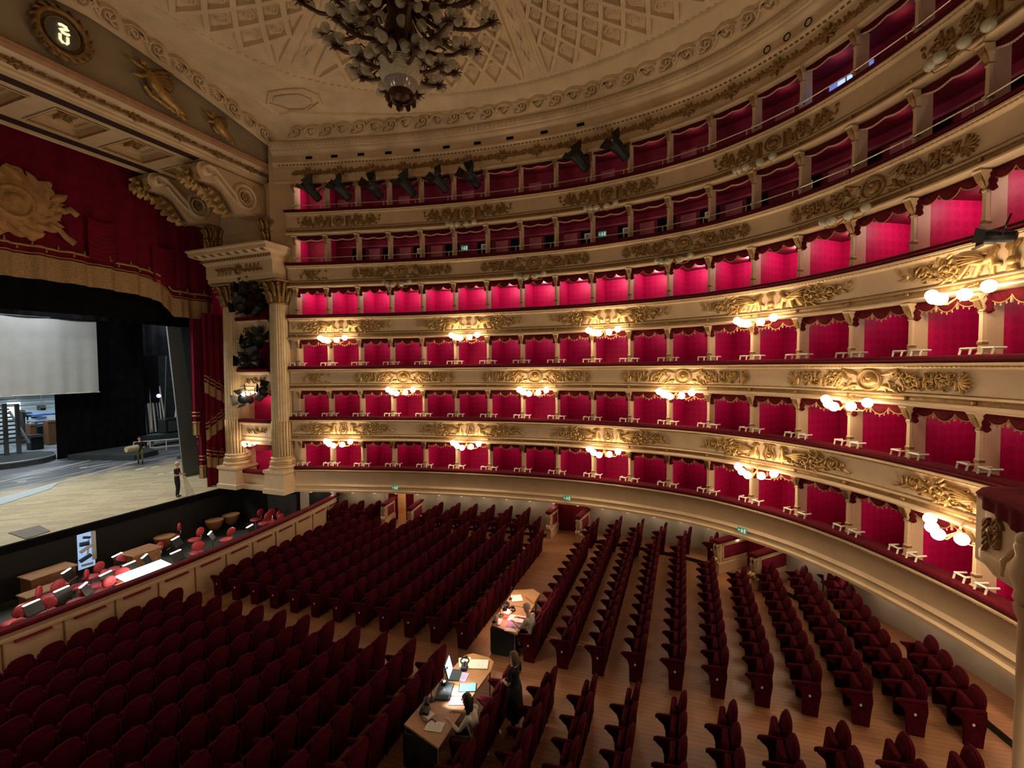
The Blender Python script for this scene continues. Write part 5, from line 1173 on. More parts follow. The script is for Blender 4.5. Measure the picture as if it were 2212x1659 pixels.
ar = [(8, 1.12, 15.98, .15, .12), (10, 1.72, 16.62, .1, .2), (12, 2.5, 17.55, .0, .3), (10, 1.6, 17.6, .3, .3), (9, 2.0, 18.3, .5, .3)]
for (n_, R_, z_, of, sag) in ar:
    for k in range(n_):
        a = 2*pi*k/n_+of; d = (cos(a), sin(a)); q = (-d[1], d[0])
        P_ = lambda r_, zz, s_=0: (CHX+d[0]*r_+q[0]*s_, CHY+d[1]*r_+q[1]*s_, zz)
        mb = MB(); mb.tube([P_(.3, z_+.25), P_(R_*.4, z_-.02-sag*.4), P_(R_*.62, z_-sag), P_(R_*.82, z_-sag*.9), P_(R_*.97, z_-sag*.3), P_(R_, z_), P_(R_*.93, z_+.1), P_(R_*.88, z_+.02)], [.05, .055, .05, .05, .045, .04, .03, .02], 6)
        mb.tube([P_(R_*.62, z_-sag), P_(R_*.7, z_-sag+.16), P_(R_*.6, z_-sag+.25), P_(R_*.54, z_-sag+.16)], [.035, .03, .025, .015], 5)
        for j in range(9):                 # leafy spikes round the bobeche
            b = 2*pi*j/9; e = (cos(b)*.17, sin(b)*.17)
            mb.tube([P_(R_, z_-.02), P_(R_+e[0]*.6, z_+.0, e[1]*.6), P_(R_+e[0]*1.35, z_-.03+.07*(j % 2), e[1]*1.35)], [.035, .025, .012], 4)
        mb.ball(P_(R_, z_-.06), .07, 7, 5)
        arm = part('branch', mb, BRONZE, ch, True)
        ox, oy, oz = arm.location
        for (dr, dz_, ds) in ((.02, .17, 0), (-.2, .05, .2), (-.2, .05, -.2), (.16, .02, .14)):
            p = P_(R_+dr, z_+dz_, ds); o = link('glass_globe', GM, arm, (p[0]-CHX, p[1]-CHY, p[2]-15.0))
# ------------------------------------------------------------------ parterre seats
def seat_meshes():
    M = {}
    half = [(.205, .03), (.23, .3), (.265, .6), (.270, .80), (.265, .91), (.24, 1.01), (.185, 1.075), (.09, 1.105)]
    out = [(-x, z) for x, z in half]+[(0, 1.11)]+[(x, z) for x, z in reversed(half)]
    cus = [(-x, max(z, .42)) for x, z in half]+[(0, 1.11)]+[(x, max(z, .42)) for x, z in reversed(half)]
    def lay(o_, q, y): return [(x*q, y-.13*max(0, z-.3), (.76+(z-.76)*q)*.95) for x, z in o_]
    mb = MB(); mb.rings([lay(out, .9, -.02), lay(out, .99, -.005), lay(out, 1, .03), lay(out, .97, .05)], 0, True, True); mb.rings([lay(cus, .93, .045), lay(cus, .88, .08), lay(cus, .76, .105), lay(cus, .5, .12)], 0, True, True); M['backrest'] = mesh('backrest', mb, SEATV, 50)
    mb = MB(); mb.bev((-.22, 0, -.24), (.22, .11, .22), .035, 0, lambda x, y, z: (x, .10+y-.12*z, .60+z)); M['seat_pad'] = mesh('seat_pad', mb, SEATV, 50)
    mb = MB(); mb.bev((-.22, .0, -.06), (.22, .42, .06), .035, 0, lambda x, y, z: (x, .06+y, .46+z)); M['seat_pad_down'] = mesh('seat_pad', mb, SEATV, 50)
    pr = [(-.01, 0), (.29, 0), (.30, .42), (.34, .54), (.43, .61), (.47, .66), (-.06, .70), (-.07, .55), (-.03, .25)]
    mb = MB(); mb.rings([[(-.345, y, z) for y, z in pr], [(-.285, y, z) for y, z in pr]], 0, True, True); M['side_panel'] = mesh('side_panel', mb, SEATV)
    mb = MB(); mb.rings([[(-.312+.042*cos(a*1.047)*q, y, z+.045*sin(a*1.047)*q) for a in range(6)] for y, z, q in ((-.06, .74, .8), (.1, .725, 1), (.42, .69, 1.05), (.48, .675, .9), (.5, .66, .5))], 0, True, True); M['armrest'] = mesh('armrest', mb, SEATV, 50)
    mb = MB(); mb.rings([[(-.347, .15+.026*cos(a*.785), .46+.034*sin(a*.785)) for a in range(8)], [(-.353, .15+.023*cos(a*.785), .46+.031*sin(a*.785)) for a in range(8)]], 0, False, True); M['number_plate'] = mesh('number_plate', mb, PAPER)
    mb = MB(); mb.rings([[(.285, y, z) for y, z in pr], [(.345, y, z) for y, z in pr]], 0, True, True); M['end_panel'] = mesh('end_panel', mb, SEATV)
    return M
SM = seat_meshes(); SITX = (-2.78, .95)
seats = []                                # (x, y, z, rz, label, end?)
backlim = [8.3, 8.6, 8.7, 8.8, 8.9, 7.1, 6.6, 6.7, 6.75, 6.9, 3.1]
def pj(p):
    q = [p[k]-EYE[k] for k in range(3)]; d = sum(q[k]*FWD[k] for k in range(3)); 
    if d < .5: return None
    return CX+F*sum(q[k]*RT[k] for k in range(3))/d, 829.5-F*sum(q[k]*UP[k] for k in range(3))/d, d
for blk, rows, y0, dy in (('front', 12, 5.85, .9), ('back', 11, 3.84, -.945)):
    for k in range(rows):
        y = y0+dy*k
        for side in (1, -1):
            for j in range(16):
                x = (.72+.02*(k if blk == 'back' else 0)*0+.32+.63*j) if side > 0 else -(.58+.32+.63*j)
                lim = (8.0 if k < 8 else 7.75) if blk == 'front' else backlim[k]
                if abs(x) > lim+.05: break
                if side < 0 and x < -9.4: break
                q = pj((x, y, fz(y)+.9))
                if not q or not (-70 < q[0] < 2280 and q[1] < 1720): continue
                if blk == 'back' and k == 0 and x < -3.9 and False: continue
                hall = 'far' if side > 0 else 'near'
                lab = 'red seat, %s row %s the cross aisle, %s from the centre aisle, %s side' % (ORD[k+1], 'before' if blk == 'front' else 'behind', ORD[j+1], 'box' if side > 0 else 'dark')
                if hypot(x+.78, y+5.42) < .75: continue
                seats.append((x, y, fz(y), 0, lab, side > 0 and abs(x)+.63 > lim+.05, q[2]))
for gi, (Y_, n_, lab) in enumerate([(3.75-.98*k, (3, 3, 3, 2, 1, 2)[k], 'behind') for k in range(6)]+[(6.35+.93*k, 3, 'before') for k in range(7)]+[(15.3+.9*k, 2, 'before') for k in range(3)]):
    s = 9.0
    for _ in range(40):
        s += (R(s)[1]-Y_)/1.74
    for j in range(n_):
        p = R(s, .08+.63*j); z = fz(p[1])+.14
        if any(hypot(p[0]-bx_, Y_-by_) < .75 for bx_, by_ in ((9.2, 14.5), (9.1, 12.8), (10.3, 5.95), (10.1, 4.45), (8.4, -1.8), (7.4, -2.9))): continue
        a = R(s, 0); q = pj((p[0], Y_, z+.9))
        seats.append((p[0], Y_, z, 0, 'red wall seat, %s row %s the cross aisle, %s out from the wall' % (ORD[(gi if gi < 6 else (gi-6 if gi < 13 else gi-4))+1], lab, ORD[j+1]), False, q[2]))
seats.sort(key=lambda s: s[6])
E1, E2 = seats[:300], seats[300:]
for (x, y, z, rz, lab, end, d) in E1:
    o = thing('theatre_seat', lab, 'theatre seat', (x, y, z), rz, 'parterre seats')
    sat = any(hypot(x-a_, y-3.84) < .33 for a_ in SITX)
    for n_ in ('backrest', 'seat_pad_down' if sat else 'seat_pad', 'side_panel', 'armrest', 'number_plate'): link(n_.replace('_down', ''), SM[n_], o)
    if end: link('end_panel', SM['end_panel'], o)
blk = MB(); idx = {'backrest': 0, 'seat_pad': 0, 'side_panel': 0, 'armrest': 0, 'number_plate': 1}
for (x, y, z, rz, lab, end, d) in E2:
    for n_, mi in idx.items():
        me = SM[n_]; blk.add([(v.co.x+x, v.co.y+y, v.co.z+z) for v in me.vertices], [tuple(p.vertices) for p in me.polygons], mi)
tag(link('theatre_seat_rows', mesh('theatre_seat_rows', blk, [SEATV, PAPER], 50)), 'remaining distant dark red velvet seats by the pit and the far wall', 'theatre seat', 'parterre seats', 'stuff')
# ------------------------------------------------------------------ entry balustrades beside the parterre doors
def balustrade(P_, Q_, lab):                # P_ at the wall, Q_ the free end with the scroll
    z = fz((P_[1]+Q_[1])/2); L = hypot(Q_[0]-P_[0], Q_[1]-P_[1])
    o = thing('entry_balustrade', lab, 'balustrade', (P_[0], P_[1], z), atan2(Q_[1]-P_[1], Q_[0]-P_[0]), 'balustrades beside the parterre doors')
    def bx(mb, x0, x1, z0, z1, w0): mb.box((x0, -w0, z0), (x1, w0, z1))
    mb = MB(); bx(mb, 0, L-.14, 0, 1.15, .07); bx(mb, 0, L-.06, 0, .34, .10); bx(mb, 0, L-.03, .34, .40, .12); local('wall_body', mb, CREAM, o)
    mb = MB(); mb.bev((-.02, -.15, 1.15), (L+.02, .15, 1.30), .05); local('padded_top', mb, VELVET, o)
    mb = MB(); bx(mb, .16, L-.34, .54, 1.03, .085); local('red_inset', mb, DKRED, o)
    mb = MB(); bx(mb, .1, .16, .48, 1.09, .095); bx(mb, L-.34, L-.28, .48, 1.09, .095); bx(mb, .1, L-.28, .48, .54, .095); bx(mb, .1, L-.28, 1.03, 1.09, .095); local('inset_frame', mb, CREAM, o)
    mb = MB()
    for e in (-.06, .06): mb.tube([(L-.2+.3*a_, e, b_) for a_, b_ in ((.1, 1.14), (.65, 1.08), (.75, .9), (.5, .74), (.35, .58), (.5, .45), (.85, .44), (.9, .58), (.68, .62))], .05, 6)
    local('scroll_newel', mb, CREAM, o, True)
for P_, Q_, l in (((9.83, 14.65), (8.54, 14.4), 'left of the lit parterre door'), ((9.9, 12.98), (8.28, 12.67), 'right of the lit parterre door'), ((10.9, 5.9), (9.72, 6.0), 'left of the closed dark red parterre door'),
                  ((10.83, 4.35), (9.42, 4.53), 'right of the closed dark red parterre door'), ((9.16, -2.42), (7.75, -1.1), 'left of the rear parterre door'), ((8.2, -3.56), (6.7, -2.22), 'right of the rear parterre door')):
    balustrade(P_, Q_, 'cream entry balustrade with red padded top, '+l)
# ------------------------------------------------------------------ signs
EXG = mat('exit_sign_green', (.05, .42, .25), .5, var=.02, emit=(.12, .75, .5), es=.12)
EXW = mat('exit_sign_white', (.85, .9, .88), .5, var=.02, emit=(.8, 1, .9), es=.35)
def ring_rect(mb, s, d, z, w_, h, m=0, du=0.): mb.add([R(s-w_/2/BOXW, d, z-h/2), R(s+w_/2/BOXW, d, z-h/2), R(s+w_/2/BOXW, d, z+h/2), R(s-w_/2/BOXW, d, z+h/2)], [(0, 1, 2, 3)], m)
def exit_sign(s, d, z, w_, h, lab):
    o = thing('exit_sign', lab, 'sign', R(s, d, z), 0, 'emergency exit signs')
    mb = MB(); ringbox(mb, s-w_/2/BOXW, s+w_/2/BOXW, d-.02, d, z-h/2, z+h/2); part('green_board', mb, EXG, o)
    mb = MB()
    def mk(x0, x1, z0, z1): ringbox(mb, s+w_*x0/BOXW, s+w_*x1/BOXW, d, d+.012, z+h*z0, z+h*z1)
    mk(.22, .40, -.4, .36); mk(-.08, .12, -.08, .02); mk(-.42, -.3, -.1, .1); mk(-.3, -.2, -.04, .04); mk(-.05, .03, .16, .34); mk(-.06, .05, -.1, .14); mk(-.12, -.04, -.38, -.1); mk(.03, .1, -.34, -.08); part('running_figure_pictogram', mb, EXW, o)
exit_sign(3.1, .31, ZR[0]-1.02, .34, .2, 'green emergency exit sign above the lit parterre door')
exit_sign(8.32, .31, ZR[0]-1.02, .36, .2, 'green emergency exit sign above the closed dark red door')
exit_sign(12.9, .31, ZR[0]-1.02, .36, .2, 'green emergency exit sign above the rear parterre door')
exit_sign(5.12, -1.1, ZR[4]+.72, .36, .26, 'green and white exit sign in the fifth tier gallery, left of the middle')
exit_sign(9.1, -1.1, ZR[4]+.72, .36, .26, 'green and white exit sign in the fifth tier gallery, centre')
GREYINK = mat('grey_print', (.3, .28, .28), .8)
for i, k in enumerate((3, 5, 8, 9, 11, 13)):
    s = k+.72; o = thing('notice_sign', 'white paper notice in the fifth tier gallery, %s from the stage' % ORD[i+1], 'sign', R(s, -1.1, ZR[4]+.7), 0, 'white gallery notices')
    mb = MB(); ringbox(mb, s-.09, s+.09, -1.12, -1.1, ZR[4]+.58, ZR[4]+.86); part('paper', mb, PAPER, o)
    mb = MB(); ringbox(mb, s-.045, s+.045, -1.1, -1.095, ZR[4]+.63, ZR[4]+.8); part('printed_block', mb, GREYINK, o)
o = thing('control_window', 'blue-lit control room window in the top gallery', 'window', R(14.3, -1.1, ZR[5]+.75), 0)
mb = MB(); ringbox(mb, 14.1, 14.85, -1.1, -1.05, ZR[5]+.4, ZR[5]+1.0); part('blue_pane', mb, mat('blue_lit_pane', (.3, .4, .8), .3, var=.5, scale=2, emit=(.16, .26, .9), es=.6), o)
mb = MB(); ringbox(mb, 14.25, 14.62, -1.05, -1.03, ZR[5]+.5, ZR[5]+.95); part('pale_monitor', mb, mat('pale_lit_monitor', (.6, .7, .9), .3, var=.3, scale=4, emit=(.4, .58, 1), es=1.1), o)
mb = MB(); ringbox(mb, 14.06, 14.1, -1.12, -1.02, ZR[5]+.3, ZR[5]+1.05); ringbox(mb, 14.85, 14.89, -1.12, -1.02, ZR[5]+.3, ZR[5]+1.05); part('window_frame', mb, DKRED, o)
# ------------------------------------------------------------------ theatre spotlights
def spot_proto():
    r = thing('spotlight')
    mb = MB(); mb.lathe([(.12, -.35), (.19, -.3), (.2, .1), (.24, .15), (.25, .42), (.2, .42)], 12, 0, (0, 0, 0), lambda x, y, z: (x, -z, y)); local('housing', mb, BLACK, r, 40)
    mb = MB(); mb.lathe([(.2, .40), (.1, .43), (.0, .44)], 12, 0, (0, 0, 0), lambda x, y, z: (x, -z, y), None, False); local('lens', mb, mat('dark_lens', (.05, .06, .08), .1, spec=.8), r, True)
    mb = MB(); mb.tube([(-.27, 0, 0), (-.28, .0, .32), (0, 0, .42), (.28, 0, .32), (.27, 0, 0)], .022, 5); mb.tube([(0, 0, .42), (0, .05, .75)], .03, 5); local('yoke', mb, BLACK, r)
    mb = MB()
    for sg in (1, -1):
        mb.add([(sg*.24, -.42, -.2), (sg*.24, -.42, .2), (sg*.42, -.68, .26), (sg*.42, -.68, -.26)], [(0, 1, 2, 3)]); mb.add([(-.2, -.42, sg*.24), (.2, -.42, sg*.24), (.26, -.68, sg*.42), (-.26, -.68, sg*.42)], [(0, 1, 2, 3)])
    local('barn_door', mb, BLACK, r)
    return r
sp = None
for i, (s, dd, z) in enumerate(((.75, .3, 17.1), (1.7, .3, 17.05), (2.7, .3, 17.05), (3.75, .3, 17.05), (4.75, .3, 17.1), (5.7, .3, 17.15), (8.8, .35, 17.2), (9.85, .35, 17.3))):
    p = R(s, dd, z); a = R(s, 1); b = R(s, 0); rz = atan2(a[1]-b[1], a[0]-b[0])+pi/2
    lab = 'black spotlight hanging before the top gallery, %s from the stage' % ORD[i+1]
    rot = (rad(-48+9*(i % 3)), 0, rz-.9+.25*(i % 3))
    if sp is None: sp = spot_proto(); sp.location = p; sp.rotation_euler = rot; tag(sp, lab, 'spotlight', 'hanging spotlights'); sp.scale = (1.15,)*3
    else: dup(sp, p, 0, lab, 'hanging spotlights', rot)
for i, (y, z, wh) in enumerate(((21.5, 12.2, 'top box, upper left'), (22.5, 12.25, 'top box, upper right'), (21.6, 11.25, 'top box, lower right'), (22.6, 11.3, 'top box, lower left'), (21.6, 9.45, 'third box, upper right'), (22.6, 9.4, 'third box, upper left'), (21.7, 8.4, 'third box, lower right'), (22.7, 8.35, 'third box, lower left'), (21.6, 6.6, 'second box, right'), (22.6, 6.35, 'second box, left'))):
    dup(sp, (7.75, y, z), 0, 'black spotlight fixed in the stage box, '+wh, 'stage box spotlights', (rad(-30+20*(i % 2)), rad(15*(i % 3)-15), -pi/2+.5+.3*(i % 3)))
o = dup(sp, R(17.62, .62, ZR[3]-.3), 0, 'black projector on the fourth tier front above the lit globes', 'projectors', (rad(-10), 0, rad(150))); o.scale = (.6, .6, .6)
# ------------------------------------------------------------------ royal box corner and its pillar
t = thing('royal_box', 'projecting royal box corner with red velvet drapery and gold relief', 'balcony', (-.6, -5.6, 4.6), 0, None, 'structure')
def rb(x): return -5.5+.10*(x-.9)**2*0-(0 if x < .75 else (x-.75)*1.2)
mb = MB(); xs_ = [-3.4+.2*i for i in range(23)]
mb.rings([[(x, rb(x)+o_, 5.33-.11*max(0, .9-x)*0+z) for o_, z in ((.0, .0), (.06, -.06), (.0, -.12), (-.02, -.2), (-.02, -1.0), (.05, -1.06), (.05, -1.2), (-.15, -1.5), (-.5, -1.55), (-.5, 0))] for x in xs_], 0, True, True); mb.box((.4, -7.0, 4.0), (1.0, -5.55, 5.32)); part('curved_front', mb, CREAM2, t, 40)
mb = MB(); mb.rings([[(x, rb(x)+o_, 5.40+z) for o_, z in ((.1, -.08), (.12, .0), (.02, .1), (-.5, .1), (-.5, -.08))] for x in xs_], 0, True, True); mb.grid(lambda u, v: (.45-1.6*u, rb(0)+.12+.03*sin(u*25), 5.42-v*(.25+.35*u*u)), 14, 4); part('velvet_drapery', mb, VELVET, t, True)
r = Relief(lambda x, z, h: (.35-x, -5.5+h-.02, 4.78+z))
for sg in (1, -1):
    r.stroke(spiral(sg*.14, .1, .16, 1.2, 0, sg), .06, .07); r.stroke(spiral(sg*.12, -.2, .14, 1.2, 3, sg), .06, .07)
    for k in range(5): r.leaf(sg*.08, .2-.12*k, (0 if sg > 0 else pi)+.5, .26, .1, .08, .5)
r.disc(0, 0, .09, .1); part('gilded_relief', r.mb, GOLD2, t, True)
mb = MB(); c_ = (-.74, -5.42, 0); mb.lathe([(.1, 5.0), (.16, 4.85), (.13, 4.7), (.19, 4.5), (.2, 4.35), (.13, 4.1), (.16, 3.95), (.1, 3.85)], 12, 0, c_); mb.ball((-.74, -5.4, 4.98), .13, 10, 8)
mb.tube([(-.5, -5.4, 4.7), (-.38, -5.3, 4.45), (-.45, -5.25, 4.2)], [.06, .05, .03], 6); part('caryatid', mb, CREAM, t, True)
t = thing('slender_pillar', 'slender cream pillar below the royal box at the right edge', 'pillar', (-.78, -5.42, .2), 0, None, 'structure')
mb = MB(); mb.lathe([(.2, .15), (.2, .4), (.12, .5), (.1, 3.6), (.14, 3.7), (.17, 3.86)], 18, 0, (-.78, -5.42, 0)); part('shaft', mb, CREAM, t, 40)
# ------------------------------------------------------------------ production desks in the cross aisle
def desk(name, lab, pts, z, split, legs):
    o = thing(name, lab, 'desk', (sum(p[0] for p in pts)/len(pts), sum(p[1] for p in pts)/len(pts), z-.75))
    return o
zf_ = fz(4.8)
DZ = zf_+.80
BACKC = mat('desk_front_cloth', (.01, .01, .011), .9)
d2 = thing('director_desk', 'long wooden production desk with laptop and lamp, nearer one in the cross aisle', 'desk', (-2.0, 4.8, zf_))
mb = MB(); mb.rings([[(x, y, z) for x, y in ((-3.44, 4.42), (-1.75, 4.40), (-1.75, 5.32), (-3.15, 5.38))] for z in (DZ-.04, DZ)], 0, True, True); part('tabletop', mb, WOOD, d2)
mb = MB(); mb.rings([[(x, y, z) for x, y in ((-1.72, 4.40), (-1.0, 4.36), (-.68, 4.42), (-.56, 4.6), (-.54, 5.05), (-.68, 5.22), (-1.72, 5.32))] for z in (DZ-.04, DZ)], 0, True, True); part('tabletop', mb, WOOD, d2)
mb = MB(); mb.box((-3.3, 5.28, zf_+.05), (-.7, 5.31, DZ-.05)); mb.box((-3.3, 4.5, zf_+.05), (-3.27, 5.3, DZ-.05)); part('modesty_cloth', mb, BACKC, d2)
for x, y in ((-3.3, 4.5), (-.75, 4.5), (-3.1, 5.25), (-.75, 5.15), (-1.75, 4.5)):
    mb = MB(); mb.tube([(x, y, zf_), (x, y, DZ-.04)], .025, 6); part('leg', mb, CHROME, d2)
d1_ = thing('lighting_desk', 'wooden production desk with red-lit papers, farther one in the cross aisle', 'desk', (1.9, 4.8, zf_))
mb = MB(); mb.rings([[(x, y, z) for x, y in ((.62, 4.28), (2.0, 4.30), (2.0, 5.2), (.82, 5.12))] for z in (DZ-.04, DZ)], 0, True, True); part('tabletop', mb, WOOD, d1_)
mb = MB(); mb.rings([[(x, y, z) for x, y in ((2.02, 4.30), (2.86, 4.30), (3.2, 4.7), (2.95, 5.24), (2.02, 5.2))] for z in (DZ-.04, DZ)], 0, True, True); part('tabletop', mb, WOOD, d1_)
mb = MB(); mb.rings([[(x, y, z) for x, y in ((2.3, 4.32), (2.9, 4.32), (3.16, 4.66), (2.6, 4.72))] for z in (DZ+.02, DZ+.05)], 0, True, True); part('raised_flap', mb, WOOD, d1_)
mb = MB(); mb.box((.75, 5.1, zf_+.05), (2.9, 5.13, DZ-.05)); mb.box((.72, 4.4, zf_+.05), (.75, 5.1, DZ-.05)); part('modesty_cloth', mb, BACKC, d1_)
for x, y in ((.75, 4.4), (2.85, 4.45), (.9, 5.05), (2.85, 5.1)):
    mb = MB(); mb.tube([(x, y, zf_), (x, y, DZ-.04)], .025, 6); part('leg', mb, CHROME, d1_)
def sheet(x, y, w_, h, rz, m, lab, name='paper_sheet', cat='paper', th=.012, z=None, grp=None, lines=0):
    o = thing(name, lab, cat, (x, y, (z or DZ)), rz, grp)
    mb = MB(); mb.box((-w_/2, -h/2, 0), (w_/2, h/2, th)); local('sheet', mb, m, o)
    if lines:
        mb = MB()
        for k in range(lines): mb.box((-w_*.38, h*(.34-.68*k/lines), th), (w_*(.38-.1*(k % 3)), h*(.34-.68*k/lines)+.006, th+.001))
        local('printed_lines', mb, GREYINK, o)
    return o
PINKP = mat('pink_paper', (.75, .22, .52), .8, var=.05); LILAC = mat('lilac_paper', (.52, .48, .78), .8, var=.05); BLUEP = mat('slate_blue_folder', (.16, .22, .36), .7, var=.05)
sheet(-3.0, 4.75, .26, .36, .15, PAPER, 'white printed sheet at the left end of the nearer desk', lines=8)
sheet(-2.2, 4.62, .24, .42, .35, PINKP, 'pink script page beside the tablet on the nearer desk', lines=6)
sheet(-1.95, 4.78, .22, .40, .3, PAPER, 'white script page next to the pink page', lines=8)
sheet(-1.45, 4.9, .3, .24, .1, LILAC, 'lilac sheet in front of the laptop', lines=4)
sheet(-.92, 4.72, .34, .46, .3, PAPER, 'open white folder on the right part of the nearer desk', th=.03, lines=5)
sheet(-.95, 5.08, .36, .3, .5, PAPER, 'loose white papers at the far right corner of the nearer desk', th=.02, lines=4)
sheet(-2.75, 5.08, .2, .3, -.3, PAPER, 'white page tucked under the telephone on the nearer desk')
sheet(1.35, 4.55, .34, .5, .05, PAPER, 'large pink-lit score page on the farther desk', lines=8)
sheet(1.0, 4.5, .3, .42, .1, BLUEP, 'slate blue folder on the farther desk', 'folder', 'folder', .02)
sheet(.78, 4.5, .22, .36, .1, PAPER, 'small white sheet at the near end of the farther desk')
sheet(2.45, 4.95, .4, .34, .5, PAPER, 'white envelope papers behind the flap of the farther desk', th=.02)
sheet(1.55, 4.9, .26, .2, -.2, PAPER, 'white box lid on the farther desk', 'card', 'card', .05)
sheet(1.0, 5.0, .3, .2, .2, PAPER, 'white card at the front corner of the farther desk', 'card', 'card', .02)
# laptop
t = thing('laptop', 'open laptop with bright blue-white screen on the nearer desk', 'laptop', (-1.45, 5.08, DZ), .25)
mb = MB(); mb.bev((-.2, -.13, 0), (.2, .13, .02), .006); local('keyboard_deck', mb, DKGRY, t)
mb = MB(); mb.box((-.21, .12, .02), (.21, .14, .36), 0, lambda x, y, z: (x, y+.25*(z-.02), z)); lid = local('lid', mb, BLACK, t)
SCRN = mat('laptop_screen', (.5, .8, 1), .3, var=.12, scale=9, emit=(.42, .75, 1), es=1.6)
mb = MB(); mb.box((-.195, .112, .035), (.195, .119, .345), 0, lambda x, y, z: (x, y+.25*(z-.02), z)); local('screen', mb, SCRN, lid)
t = thing('tablet', 'tablet with glowing cyan screen in front of the dark-haired person', 'tablet', (-1.75, 4.62, DZ), .4)
mb = MB(); mb.bev((-.14, -.2, 0), (.14, .2, .02), .006); local('body', mb, BLACK, t); mb = MB(); mb.box((-.125, -.18, .02), (.125, .18, .023)); local('screen', mb, mat('tablet_screen', (.1, .7, .9), .3, var=.1, emit=(.12, .75, 1), es=1.3), t)
t = thing('black_case', 'flat black keyboard case in the lamp light on the nearer desk', 'case', (-2.05, 5.05, DZ), .3); mb = MB(); mb.bev((-.27, -.17, 0), (.27, .17, .05), .015); local('case_body', mb, DKGRY, t); mb = MB(); mb.box((-.05, -.02, .05), (.05, .02, .07)); local('latch', mb, CHROME, t)
def lamp(x, y, lab, hx, hy, hz, col=BLACK):
    o = thing('desk_lamp', lab, 'lamp', (x, y, DZ)); mb = MB(); mb.lathe([(.09, 0), (.09, .015), (.02, .03)], 12); local('base', mb, col, o)
    mb = MB(); mb.tube([(0, 0, .02), (0, .02, .2), (hx*.6, hy*.6, hz+.04), (hx, hy, hz)], .012, 5); local('gooseneck', mb, col, o)
    mb = MB(); mb.lathe([(.02, .08), (.05, .05), (.07, -.02)], 10, 0, (hx, hy, hz), None, None, False); local('shade', mb, col, o); mb = MB(); mb.ball((hx, hy, hz+.01), .03, 8, 5); local('bulb', mb, mat('lit_bulb', (1, 1, 1), .3, var=.01, emit=(1, .95, .85), es=14), o); return o
lamp(-2.35, 5.2, 'black gooseneck lamp lighting the nearer desk', .1, -.25, .36)
light('SPOT', (-2.25, 4.95, DZ+.45), 170, (.95, .97, 1), .04, (-2.1, 4.78, DZ), 85)
light('SPOT', (-1.1, 5.3, DZ+1.3), 100, (1, .82, .6), .1, (-1.0, 4.8, DZ), 90)
light('SPOT', (2.0, 5.3, DZ+1.4), 140, (1, .72, .55), .1, (2.0, 4.7, DZ), 95)
lamp(1.35, 5.05, 'small black lamp with red glow on the farther desk', .02, -.12, .2)
light('POINT', (1.15, 4.72, DZ+.12), 6.5, (1, .03, .08), .03)
def clutter(kind, x, y, lab, m, rz=0.):
    o = thing(kind, lab, kind.split('_')[-1], (x, y, DZ), rz)
    if kind == 'desk_telephone':
        mb = MB(); mb.bev((-.11, -.1, 0), (.11, .1, .07), .02, 0, lambda a, b, c: (a, b, c*(1+b*2))); local('body', mb, m, o); mb = MB(); mb.tube([(-.13, .04, .12), (-.1, .04, .15), (.1, .04, .15), (.13, .04, .12)], [.035, .025, .025, .035], 6); local('handset', mb, m, o)
        mb = MB(); mb.tube([(-.13, .04, .1), (-.25, -.02, .02), (-.3, -.12, .02), (-.2, -.2, .02), (-.28, -.3, .02)], .012, 5); local('cord', mb, m, o)
    elif kind == 'headphones':
        mb = MB(); mb.tube([(.13*cos(a*.4), .1*sin(a*.4), .03+.0*a) for a in range(16)], .018, 6); local('headband', mb, m, o); mb = MB()
        for sx in (-.12, .12): mb.ball((sx, -.02, .04), .05, 8, 5, 0, (1, 1, .8))
        local('ear_cup', mb, m, o, True)
    elif kind == 'water_bottle':
        mb = MB(); mb.lathe([(.035, 0), (.036, .15), (.03, .2), (.014, .23), (.014, .25)], 10); local('bottle_body', mb, m, o, True); mb = MB(); mb.lathe([(.016, .25), (.016, .275)], 8); local('cap', mb, WHITE, o)
    elif kind == 'microphone':
        mb = MB(); mb.lathe([(.06, 0), (.06, .02), (.015, .03)], 10); local('base', mb, m, o); mb = MB(); mb.tube([(0, 0, .02), (.02, 0, .2), (.08, -.05, .32)], .009, 5); mb.ball((.09, -.06, .33), .022, 7, 5); local('gooseneck', mb, m, o)
    else:
        mb = MB(); mb.bev((-.12, -.07, 0), (.12, .07, .09), .025); local('body', mb, m, o); mb = MB(); mb.tube([(-.08, 0, .08), (-.04, 0, .15), (.04, 0, .15), (.08, 0, .08)], .012, 5); local('strap', mb, m, o)
clutter('desk_telephone', -2.72, 5.15, 'black desk telephone at the front of the nearer desk', BLACK, .3)
clutter('black_bag', -2.5, 5.25, 'small black bag between lamp and telephone on the nearer desk', BLACK, .5)
clutter('microphone', -1.8, 5.22, 'black gooseneck microphone beside the laptop', BLACK)
clutter('black_pouch', -1.15, 5.0, 'dark pouch right of the laptop', mat('navy_pouch', (.02, .025, .06), .6), .3)
clutter('headphones', -.92, 5.1, 'black headphones on loose papers on the nearer desk', BLACK, .4)
clutter('headphones', 1.75, 4.86, 'black headphones in the middle of the farther desk', BLACK, .2)
clutter('microphone', 2.35, 5.12, 'black gooseneck microphone on the farther desk', BLACK, .5)
clutter('black_bag', 1.0, 5.08, 'small black bag at the near end of the farther desk', BLACK, .2)
clutter('black_case', 1.9, 5.08, 'black cable case at the back of the farther desk', BLACK, .1)
clutter('water_bottle', .88, 4.98, 'clear plastic water bottle at the corner of the farther desk', mat('clear_bottle', (.75, .78, .78), .1, alpha=.55))
